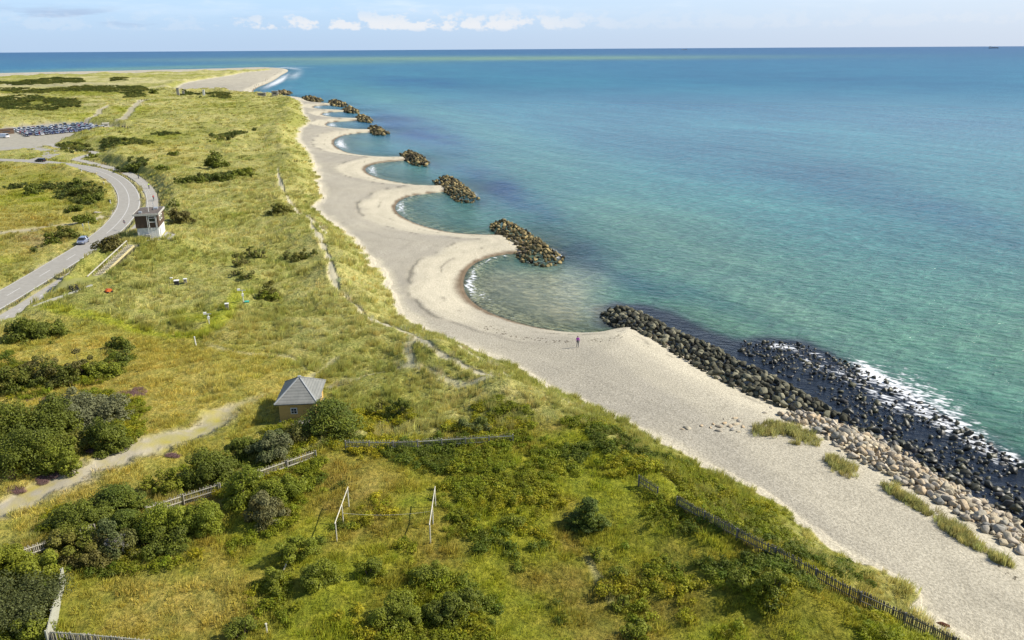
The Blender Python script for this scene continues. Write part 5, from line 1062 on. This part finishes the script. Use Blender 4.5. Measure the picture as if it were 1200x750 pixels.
def rockmat(name, cols, wetdark=False):
    m, nt, b, o = newmat(name); oi = N(nt, 'ShaderNodeObjectInfo'); at = attr(nt, 'rc')
    ramp = N(nt, 'ShaderNodeValToRGB'); ramp.color_ramp.interpolation = 'CONSTANT' if False else 'LINEAR'
    while len(ramp.color_ramp.elements) < len(cols): ramp.color_ramp.elements.new(.5)
    for i, c_ in enumerate(cols): ramp.color_ramp.elements[i].position = i / (len(cols) - 1); ramp.color_ramp.elements[i].color = (*c_, 1)
    n = noise(nt, 3.0, 5, .65); 
    fac = math_(nt, 'FRACT', math_(nt, 'ADD', oi.outputs['Random'], at.outputs['Fac'])); nt.links.new(fac, ramp.inputs[0])
    nt.links.new(mixc(nt, 1.0, ramp.outputs[0], mixc(nt, ss(nt, n, .3, .7), (.72, .72, .72), (1.2, 1.2, 1.2)), 'MULTIPLY'), b.inputs['Base Color'])
    b.inputs['Roughness'].default_value = .45 if wetdark else .8; b.inputs['Specular IOR Level'].default_value = .4 if wetdark else .2; bump(nt, n, .5, .06, b); return m
m_pale = rockmat('granite', [(.48, .36, .22), (.40, .36, .27), (.54, .45, .30), (.27, .26, .22), (.50, .385, .245), (.22, .22, .20), (.58, .50, .38), (.34, .30, .24)])
m_rdk = rockmat('dark_granite', [(.04, .04, .026), (.16, .155, .10), (.02, .02, .016), (.085, .082, .055), (.03, .03, .02), (.26, .245, .165), (.05, .05, .032), (.025, .025, .02)])
m_rwt = rockmat('wet_rock', [(.030, .030, .026), (.055, .055, .032), (.018, .018, .018), (.085, .082, .04), (.03, .028, .03)], True)
m_rbw = rockmat('breakwater_rock', [(.04, .036, .02), (.26, .20, .085), (.02, .018, .013), (.10, .085, .04), (.40, .31, .14), (.03, .028, .018), (.12, .10, .045), (.02, .02, .015)])
def rmesh(lib, m):
    out = []
    for v, f in lib:
        me = mesh_np('boulder', v, tris=f); me.materials.append(m); out.append(me)
    return out
def dart(P, n, dmin, seed, dens=None):
    g = np.random.default_rng(seed); x0, y0 = P.min(0); x1, y1 = P.max(0); x = g.uniform(x0, x1, n); y = g.uniform(y0, y1, n); d = pdist(x, y, P, True); k = d > 0
    x, y, d = x[k], y[k], d[k]
    if dens is not None: k = dens(x, y, d) > g.uniform(0, 1, len(x)); x, y, d = x[k], y[k], d[k]
    cell = {}; keep = []
    for i in range(len(x)):
        cx, cy = int(x[i] // dmin), int(y[i] // dmin); ok = True
        for a in (-1, 0, 1):
            for b_ in (-1, 0, 1):
                for j in cell.get((cx + a, cy + b_), ()):
                    if (x[i] - x[j]) ** 2 + (y[i] - y[j]) ** 2 < dmin * dmin: ok = False; break
                if not ok: break
            if not ok: break
        if ok: cell.setdefault((cx, cy), []).append(i); keep.append(i)
    return x[keep], y[keep], d[keep]
def rotm(g, n, tilt=.5):
    a = g.uniform(0, 6.283, n); b_ = g.normal(0, tilt, n); c_ = g.normal(0, tilt, n); M = np.zeros((n, 3, 3))
    for i in range(n):
        ca, sa, cb, sb, cc, sc2 = math.cos(a[i]), math.sin(a[i]), math.cos(b_[i]), math.sin(b_[i]), math.cos(c_[i]), math.sin(c_[i])
        M[i] = np.array([[ca, -sa, 0], [sa, ca, 0], [0, 0, 1]]) @ np.array([[1, 0, 0], [0, cb, -sb], [0, sb, cb]]) @ np.array([[cc, 0, sc2], [0, 1, 0], [-sc2, 0, cc]])
    return M
def merged(name, lib, x, y, z, r, seed, m, origin=None, parent=None):
    g = np.random.default_rng(seed); n = len(x); M = rotm(g, n); o0 = np.array(origin or (float(np.mean(x)), float(np.mean(y)), 0.)); VV = []; FF = []; RC = []; off = 0
    ki = g.integers(0, len(lib), n)
    for i in range(n):
        v, f = lib[ki[i]]; VV.append((v * r[i]) @ M[i].T + np.array([x[i], y[i], z[i]]) - o0); FF.append(f + off); off += len(v); RC.append(np.full(len(v), g.uniform()))
    me = mesh_np(name, np.concatenate(VV), tris=np.concatenate(FF)); fattr(me, 'rc', np.concatenate(RC)); return link(name, me, m, parent, tuple(o0) if parent is None else None)
def rocks(name, P, n, dmin, r0, r1, mat, label, group, stufflabel, seed, zf, nmax=300, dens=None, exp=1.0):
    x, y, d = dart(P, n, dmin, seed, dens); g = np.random.default_rng(seed); r = r0 + (r1 - r0) * g.uniform(0, 1, len(x)) ** exp; z = zf(x, y, d, r) + g.normal(0, .13, len(x))
    o = np.argsort(-(r / np.hypot(x, y))); px, py = proj(x, y, z); vis = (px[o] > -10) & (px[o] < 1215) & (py[o] > 0) & (py[o] < 765); o1 = o[vis][:nmax]; rest = np.setdiff1d(np.arange(len(x)), o1)
    ms = rmesh(RV, mat)
    for i in o1:
        ob = bpy.data.objects.new(name, ms[g.integers(0, len(ms))]); COL.objects.link(ob); ob.location = (x[i], y[i], z[i]); ob.scale = (r[i],) * 3; ob.rotation_euler = (g.normal(0, .4), g.normal(0, .4), g.uniform(0, 6.28)); tag(ob, label, 'boulder', group)
    if len(rest): tag(merged(name + 's', RV if len(rest) < 900 else RVL, x[rest], y[rest], z[rest], r[rest], seed + 1, mat), stufflabel, None, None, 'stuff')
    print(name, len(x), len(o1)); return x, y
PALE = wpoly([(912, 492), (935, 484), (965, 484), (1000, 490), (1035, 505), (1075, 528), (1110, 551), (1150, 570), (1200, 598), (1260, 634), (1260, 676), (1200, 654), (1165, 636), (1120, 606), (1075, 582), (1030, 560), (1000, 545), (975, 527), (950, 506), (925, 500)], 1.2, 1)
DARK = wpoly([(700, 362), (712, 357.5), (735, 357), (757, 362), (778, 373), (802, 386), (840, 401), (872, 419), (902, 431), (932, 446), (962, 463), (992, 480), (1012, 495), (985, 492), (960, 486), (930, 484), (902, 478), (878, 467), (850, 454), (825, 439), (800, 424), (770, 404), (740, 388), (716, 376)], 1.0, 1)
STRIP = wpoly([(990, 478), (1040, 500), (1100, 535), (1160, 565), (1230, 600), (1230, 626), (1160, 585), (1110, 560), (1070, 540), (1030, 515), (1000, 497)], .4, 1)
REEFP = wpoly([(868, 402), (900, 400), (940, 403), (990, 422), (1040, 446), (1090, 476), (1150, 512), (1210, 552), (1260, 585), (1260, 640), (1200, 606), (1150, 577), (1100, 548), (1040, 508), (990, 480), (930, 446), (895, 428), (868, 414)], 0.0, 1)
hz = lambda x, y: np.maximum(hfun(x, y), -.25)
rocks('pale_boulder', PALE, 20000, .54, .27, .62, m_pale, 'sunlit tan or pinkish granite boulder piled on the slope above the sea', 'pale boulders of the beach revetment', 'remaining pale granite boulders of the revetment', 401, lambda x, y, d, r: hz(x, y) + np.minimum(d, 2) * .28 + r * .15, 300, None, 1.8)
rocks('dark_boulder', DARK, 30000, .78, .38, .68, m_rdk, 'dark grey weathered boulder packed in the long breakwater wall', 'dark boulders of the shore breakwater', 'remaining dark boulders of the shore breakwater', 402, lambda x, y, d, r: hz(x, y) + np.minimum(d, 3) * .52 + r * .1, 300, None, 1.5)
sx_, sy_, sd_ = dart(STRIP, 5000, .7, 405, lambda x, y, d: .8 * np.ones_like(x)); g_ = np.random.default_rng(6); r_ = .25 + .45 * g_.uniform(0, 1, len(sx_)) ** 1.7
tag(merged('shore_rocks', RV, sx_, sy_, np.maximum(hfun(sx_, sy_), -.1) + r_ * .2, r_, 406, m_rwt), 'dark wet rocks lining the waterline under the pale boulders', None, None, 'stuff')
rocks('reef_rock', REEFP, 22000, .56, .16, .56, m_rwt, 'black wet rock awash in the foaming shallows', 'wet rocks awash off the boulder shore', 'small wet rocks awash in the shallows', 403, lambda x, y, d, r: -r * .12 + 0 * x, 200, lambda x, y, d: np.clip(.55 + 1.3 * fbm(x, y, 5, 3, 410), .05, .97), 2.4)
# a handful of stones at the end of the grass strip
g_ = random.Random(8); ms = rmesh(RV, m_pale)
for k, (px, py, rr) in enumerate(((836, 497, .35), (843, 500, .5), (849, 496, .4), (855, 499, .55), (862, 497, .5), (866, 493, .45), (842, 505, .55), (858, 503, .5), (848, 491, .3), (806, 502, .6), (799, 503, .35), (865, 506, .3), (822, 499, .35), (832, 501, .3), (861, 490, .4), (904, 478, .45), (896, 484, .4), (870, 500, .4), (1105, 732, 0.6))):
    q = P3(px, py); ob = bpy.data.objects.new('loose_stone', ms[k % 10]); COL.objects.link(ob); ob.location = (q[0], q[1], q[2] + rr * .05); ob.scale = (rr * .85, rr * .7, rr * .45); ob.rotation_euler = (0, 0, g_.uniform(0, 6))
    if k == 18: ob.data = rmesh(RV[:1], plain('rusty_rock', (.13, .05, .03), (.08, .035, .025), 6, .9, .1, .4))[0]; tag(ob, 'single rust brown stone on the sand beside the beachside fence', 'stone'); ob.scale = (.5, .3, .2); ob.name = 'brown_stone'
    else: tag(ob, 'loose pale stone lying on the gravel at the end of the grass strip', 'stone', 'loose stones on the gravel beach')
# offshore breakwaters
BW = [([(573, 262), (582, 256), (600, 258), (620, 269), (645, 286), (661, 298), (656, 306), (636, 309), (612, 303), (598, 288), (583, 273)], 'nearest and longest offshore rock breakwater, tan lit, tipped to the right'),
 ([(507, 209), (518, 206), (535, 208), (550, 219), (561, 230), (553, 234.5), (535, 234), (524, 225), (513, 216)], 'second offshore rock breakwater from the near one'),
 ([(469, 179), (479, 176), (493, 180), (503, 189), (498, 193), (486, 192), (476, 187)], 'third offshore rock breakwater from the near one'), ([(431, 149), (440, 146.8), (448, 150), (454, 155), (448, 157.5), (437, 156)], 'fourth offshore rock breakwater, small and dark'),
 ([(417, 136), (426, 134), (436, 139.5), (434, 142.5), (422, 141)], 'fifth offshore rock breakwater, small and dark'), ([(402, 127), (412, 124.8), (420, 129), (419, 132), (405, 131)], 'sixth offshore rock breakwater, flat and brown'),
 ([(384, 119.5), (395, 117.5), (407, 122), (404, 124.5), (390, 123)], 'seventh offshore rock breakwater'), ([(353, 114.2), (365, 113.3), (378, 117), (374, 119), (360, 117)], 'eighth offshore rock breakwater, thin'), ([(324, 108), (335, 106.5), (342, 108.5), (338, 110.5), (327, 110)], 'farthest rock breakwater beside the concrete bunker')]
for i, (P, lab) in enumerate(BW):
    P = wpoly(P, .9, 1); P = P if P.shape[0] else P; span = np.ptp(P, axis=0); far = i > 1
    dm = (.95, 1.05, 1.25, 1.7, 2.0, 2.2, 2.5, 2.8, 3.0)[i]; x, y, d = dart(P, int(span[0] * span[1] / dm / dm * 9), dm, 420 + i); g_ = np.random.default_rng(i); r_ = dm * (g_.uniform(.36, .70, len(x)) if i < 2 else g_.uniform(.46, .8, len(x)))
    z_ = np.minimum(d, 3.5) * .50 + r_ * .1 - .15 + g_.normal(0, .18, len(x))
    if i < 2:
        root = empty('rock_breakwater', (float(x.mean()), float(y.mean()), 0)); tag(root, lab, 'breakwater', 'rock breakwaters off the beach'); ms = rmesh(RV, m_rbw); o = np.argsort(-(r_ / np.hypot(x, y)))[:100]
        for j in o: ob = bpy.data.objects.new('boulder', ms[int(g_.integers(0, 10))]); COL.objects.link(ob); ob.parent = root; ob.location = (x[j] - root.location[0], y[j] - root.location[1], z_[j]); ob.scale = (r_[j],) * 3; ob.rotation_euler = (g_.normal(0, .4), g_.normal(0, .4), g_.uniform(0, 6))
        k = np.setdiff1d(np.arange(len(x)), o); ob = merged('boulders', RV, x[k] - root.location[0], y[k] - root.location[1], z_[k], r_[k], i, m_rbw, (0, 0, 0), root); ob['kind'] = 'stuff'
    else: ob = merged('rock_breakwater', RV, x, y, z_, r_, i, m_rbw); tag(ob, lab, 'breakwater', 'rock breakwaters off the beach')
# seaweed wrack along the drift lines
X = []; Y = []
for a, b_, c_, d, n in ((640, 399, 668, 403, 16), (686, 404, 730, 400, 22), (600, 394, 640, 399, 16), (560, 378, 600, 392, 16), (560, 384, 590, 392, 8), (735, 398, 760, 412, 5), (1170, 668, 1190, 690, 8)):
    t = rng.uniform(0, 1, n); xx, yy_ = unp(a + (c_ - a) * t + rng.normal(0, 1.5, n), b_ + (d - b_) * t + rng.normal(0, 1.6, n), 1.4); X.append(xx); Y.append(yy_)
x = np.concatenate(X); y = np.concatenate(Y); z = hfun(x, y)
scatter('seaweed', 'dark scraps of seaweed strewn along the drift line', [leaf_clump(99, .5, .08, 40, .22)], x, y, z + .01, rng.uniform(.15, .42, len(x)), np.tile([.10, .075, .045], (len(x), 1)), 1.0)

# ------------------------------------------------------------ people
m_skin = plain('skin', (.50, .32, .24), None, 3, .6); m_hair = plain('grey_hair', (.22, .18, .14), None, 8, .8)
def figure(name, loc, rz, J, jacket, trousers, label, hair=m_hair, scale=1.0, group=None, bare_arm=False):
    """one continuous skin-modified body; J maps joints to positions"""
    bm = bmesh.new(); vs = {}; rad = {}
    def v(n, p, r): vs[n] = bm.verts.new(p); rad[n] = r
    R_ = dict(pelvis=.15, waist=.13, chest=.155, neck=.055, head=.088, crown=.085, sl=.068, sr=.068, el=.045, er=.045, wl=.032, wr=.032, hl=.036, hr=.036, pl=.085, pr=.085, kl=.058, kr=.058, al=.04, ar=.04, tl=.038, tr=.038)
    for n, p in J.items(): v(n, p, R_[n])
    E = [('pelvis', 'waist'), ('waist', 'chest'), ('chest', 'neck'), ('neck', 'head'), ('head', 'crown'), ('chest', 'sl'), ('sl', 'el'), ('el', 'wl'), ('wl', 'hl'), ('chest', 'sr'), ('sr', 'er'), ('er', 'wr'), ('wr', 'hr'), ('pelvis', 'pl'), ('pl', 'kl'), ('kl', 'al'), ('al', 'tl'), ('pelvis', 'pr'), ('pr', 'kr'), ('kr', 'ar'), ('ar', 'tr')]
    for s_ in 'lr':
        w_ = Vector(J['w' + s_]); h_ = Vector(J['h' + s_]); d = (h_ - w_).normalized(); sd = d.cross(Vector((0, 1, 0.2))).normalized()
        for k in range(5):
            off = sd * (k - 1.5) * .022 if k < 4 else sd * -.05; Lf = (.065, .075, .07, .055, .045)[k]; a = h_ + off * .8 + (d * .015 if k < 4 else -d * .02); b_ = a + d * Lf + Vector((0, -.01 * (k < 4), 0))
            v('f%s%d' % (s_, k), a, .010); v('g%s%d' % (s_, k), b_, .008); E += [('h' + s_, 'f%s%d' % (s_, k)), ('f%s%d' % (s_, k), 'g%s%d' % (s_, k))]
    for a, b_ in E: bm.edges.new((vs[a], vs[b_]))
    me = bpy.data.meshes.new('person'); bm.verts.index_update(); idx = {n: q.index for n, q in vs.items()}; bm.to_mesh(me); bm.free()
    ob = bpy.data.objects.new(name, me); COL.objects.link(ob); sk = ob.modifiers.new('skin', 'SKIN')
    for n, i in idx.items(): d = me.skin_vertices[0].data[i]; k = rad[n]; d.radius = (k, k * (.72 if n in ('chest', 'waist', 'pelvis') else 1)); d.use_root = (n == 'pelvis')
    ob.modifiers.new('sub', 'SUBSURF').levels = 1
    dg = bpy.context.evaluated_depsgraph_get(); m2 = bpy.data.meshes.new_from_object(ob.evaluated_get(dg)); ob.modifiers.clear(); ob.data = m2; m2.materials.clear()
    for mm in (m_skin, jacket, trousers, m_dark): m2.materials.append(mm)
    segs = {'sk': [('neck', 'head'), ('head', 'crown'), ('wl', 'hl'), ('wr', 'hr')], 'ja': [('waist', 'chest'), ('chest', 'neck'), ('chest', 'sl'), ('sl', 'el'), ('el', 'wl'), ('chest', 'sr'), ('sr', 'er'), ('er', 'wr')], 'tr': [('pelvis', 'waist'), ('pelvis', 'pl'), ('pl', 'kl'), ('kl', 'al'), ('pelvis', 'pr'), ('pr', 'kr'), ('kr', 'ar')], 'sh': [('al', 'tl'), ('ar', 'tr')]}
    def sd_(p, a, b_): a = Vector(a); b_ = Vector(b_); t = max(0, min(1, (p - a).dot(b_ - a) / (b_ - a).length_squared)); return (p - (a + (b_ - a) * t)).length
    for f in m2.polygons:
        c_ = f.center; best = min(((min(sd_(c_, J[a], J[b_]) / (R_[a] + R_[b_]) for a, b_ in L_)), k) for k, L_ in segs.items()); f.material_index = {'sk': 0, 'ja': 1, 'tr': 2, 'sh': 3}[best[1]]
    m2.polygons.foreach_set('use_smooth', [True] * len(m2.polygons))
    ob.location = loc; ob.rotation_euler = (0, 0, rz); ob.scale = (scale,) * 3; tag(ob, label, 'person', group)
    hc = (Vector(J['head']) + Vector(J['crown'])) / 2; bm = bmesh.new(); bmesh.ops.create_icosphere(bm, subdivisions=2, radius=.112)
    for q in bm.verts: q.co.y *= 1.05
    bmesh.ops.delete(bm, geom=[q for q in bm.verts if q.co.y < -.035 and q.co.z < .045], context='VERTS'); mh = bpy.data.meshes.new('hair'); bm.to_mesh(mh); bm.free()
    hair_o = link('hair', mh, hair, ob, tuple(hc + Vector((0, .012, .02))))
    fm_ = MB(); 
    for s_ in (-1, 1): fm_.box(hc.x + s_ * .035 - .012, hc.x + s_ * .035 + .012, hc.y - .098, hc.y - .085, hc.z - .005, hc.z + .012)
    fm_.box(hc.x - .025, hc.x + .025, hc.y - .096, hc.y - .084, hc.z - .062, hc.z - .052); fm_.build('face', m_dark, ob)
    nz = MB(); nz.hexa([(hc.x - .015, hc.y - .085, hc.z - .04), (hc.x + .015, hc.y - .085, hc.z - .04), (hc.x + .004, hc.y - .08, hc.z + .005), (hc.x - .004, hc.y - .08, hc.z + .005), (hc.x - .012, hc.y - .115, hc.z - .035), (hc.x + .012, hc.y - .115, hc.z - .035), (hc.x + .004, hc.y - .092, hc.z + .005), (hc.x - .004, hc.y - .092, hc.z + .005)]); nz.build('nose', m_skin, ob)
    return ob
STAND = dict(pelvis=(0, 0, .93), waist=(0, 0, 1.08), chest=(0, 0, 1.28), neck=(0, 0, 1.47), head=(0, -.01, 1.57), crown=(0, -.005, 1.66), sl=(-.17, 0, 1.38), el=(-.24, .02, 1.12), wl=(-.22, -.08, .88), hl=(-.21, -.11, .80), sr=(.17, 0, 1.38), er=(.25, .03, 1.12), wr=(.24, -.06, .88), hr=(.235, -.09, .80),
  pl=(-.09, 0, .86), kl=(-.10, -.04, .48), al=(-.10, .02, .08), tl=(-.10, -.14, .04), pr=(.09, 0, .86), kr=(.11, .04, .48), ar=(.13, .12, .09), tr=(.13, -.02, .04))
RIDE = dict(pelvis=(0, .22, 1.03), waist=(0, .14, 1.17), chest=(0, 0, 1.38), neck=(0, -.08, 1.53), head=(0, -.13, 1.62), crown=(0, -.14, 1.71), sl=(-.17, -.03, 1.45), el=(-.23, -.16, 1.22), wl=(-.24, -.29, 1.06), hl=(-.24, -.34, 1.03), sr=(.17, -.03, 1.45), er=(.23, -.16, 1.22), wr=(.24, -.29, 1.06), hr=(.24, -.34, 1.03),
  pl=(-.09, .18, .96), kl=(-.10, -.16, .72), al=(-.11, .02, .32), tl=(-.11, -.12, .27), pr=(.09, .18, .96), kr=(.10, -.08, .58), ar=(.11, .14, .18), tr=(.11, .0, .13))
m_pur = plain('purple_jacket', (.50, .09, .52), None, 5, .7); m_jean = plain('grey_trousers', (.11, .12, .14), None, 5, .8); m_hiv = plain('high_visibility_vest', (.55, .75, .05), None, 5, .6); m_redj = plain('red_jacket', (.5, .05, .04), None, 5, .7); m_blk = plain('black_jacket', (.03, .03, .04), None, 5, .7)
g = P3(677, 407); figure('person', g, R(170), STAND, m_pur, m_jean, 'person in a purple jacket and grey trousers standing on the beach by the bay', scale=1.05)
for px, py, jk, lab, an in ((153, 209.5, m_blk, 'cyclist in dark clothes riding the path, farthest of three', 40), (176.5, 221, m_hiv, 'cyclist in a yellow vest riding the path, middle of three', 15), (181.3, 236, m_redj, 'cyclist in a red jacket riding the path beside the lookout building', 5)):
    q = pt(px, py, ZR); i = int(np.argmin(np.hypot(cyc_c[:, 0] - q[0], cyc_c[:, 1] - q[1]))); t = cyc_c[min(i + 2, len(cyc_c) - 1)] - cyc_c[i - 2]; rz = math.atan2(t[1], t[0]) - math.pi / 2; c_ = cyc_c[i]
    bike((c_[0] + .5, c_[1], ZR + .012), rz, lab.replace('cyclist', 'dark bicycle under cyclist'), k=1.3); figure('person', (c_[0] + .5, c_[1], ZR + .012), rz + math.pi, RIDE, jk, m_jean, lab)
walk = figure('person', P3(303, 100.5), 0, STAND, m_blk, m_jean, 'tiny walker at the water edge of the far sandy spit', group='tiny walkers on the far spit beach', scale=1.05)
gr = random.Random(4)
for k in range(15):
    t = gr.random(); px = 296 + 38 * t + gr.uniform(-5, 2); py = 105.5 - 23 * t + gr.uniform(-.5, .6); c_ = copy_tree(walk); q = pt(px, py, 1.2); c_.location = (q[0], q[1], float(hfun([q[0]], [q[1]])[0])); c_.rotation_euler = (0, 0, gr.uniform(0, 6))
for k, (px, py) in enumerate(((163, 119), (166, 118.5), (170, 118.2), (172, 118.5), (144, 151), (146.5, 151.2), (150, 151.5))):
    c_ = copy_tree(walk); c_.location = P3(px, py); c_['label'] = 'tiny walker on the path crest between the heath tracks' if k < 4 else 'tiny walker at the far corner of the car park'; c_['group'] = 'walkers on the heath path' if k < 4 else 'walkers by the car park'

# ------------------------------------------------------------ far structures
def block(base, w, d, h, label, cat='bunker', name='concrete_bunker', rz=.2, slot=True, mt=m_conc):
    g = P3(*base); r = empty(name, g, rz); tag(r, label, cat); m = MB(); m.box(-w / 2, w / 2, -d / 2, d / 2, -.8, h); m.build('wall', mt, r); m = MB(); m.box(-w / 2 - .25, w / 2 + .25, -d / 2 - .25, d / 2 + .25, h + .003, h + .4); m.build('roof', mt, r)
    if slot: m = MB(); m.box(-w / 4, w / 4, -d / 2 - .03, -d / 2 + .02, h * .5, h * .72); m.build('opening', m_dark, r)
m_pc = plain('weathered_concrete', (.34, .32, .27), (.24, .225, .19), .5, .9)
block((322.5, 112.5), 5.5, 5, 4.2, 'squat pale concrete bunker at the end of the dune', mt=m_pc); block((307, 112.5), 7, 5, 2.6, 'low grey concrete bunker left of the squat pale one', mt=m_pc); block((209, 112), 2.2, 2.2, 6.5, 'tall narrow concrete block at the corner of the far sand', name='concrete_block', cat='block', slot=False, mt=m_pc); block((215, 110.5), 1.6, 1.6, 3.5, 'shorter narrow concrete block right of the tall one', name='concrete_block', cat='block', slot=False, mt=m_pc); block((239, 111), 1.8, 1.8, 4.2, 'pale square concrete block between two far bushes', name='concrete_block', cat='block', slot=False, mt=m_wht)
block((124.5, 149.5), 3.4, 2.4, 2.3, 'small pale kiosk at the far corner of the car park', 'kiosk', 'kiosk', .5, True, m_woodp); block((5, 157.5), 9, 4, 2.4, 'long dark roofed shelter behind the white van', 'shelter', 'shelter', 1.2, True, m_brown)
g = P3(114, 249.5); ob = bpy.data.objects.new('loose_boulder', rmesh(RV[2:3], m_pale)[0]); COL.objects.link(ob); ob.location = g; ob.scale = (1.0, .7, .6); tag(ob, 'pale boulder marking the lay-by inside the road bend', 'boulder')
def ship(px, L, label, yy_=60):
    az_ = math.atan2((px - 600) / F, cp); Dd = 15500; r = empty('cargo_ship', (Dd * math.sin(az_), Dd * math.cos(az_), 0), R(8)); tag(r, label, 'ship')
    m = MB(); m.prism([(-L * .07, 0), (L * .07, 0), (L * .08, L * .085), (-L * .08, L * .085)], -L / 2, L / 2); m.build('hull', plain('hull_paint', (.25, .28, .33) if L > 150 else (.6, .6, .58), None, 1, .6), r)
    m = MB(); m.box(-L * .45, -L * .28, -L * .06, L * .06, L * .086, L * .21); m.build('superstructure', m_wpaint, r); m = MB(); m.box(-L * .22, L * .40, -L * .055, L * .055, L * .086, L * .12); m.build('deck_cargo', m_conc, r)
ship(783, 105, 'small pale ship on the horizon left of the other'); ship(1108, 160, 'grey cargo ship on the horizon towards the right')
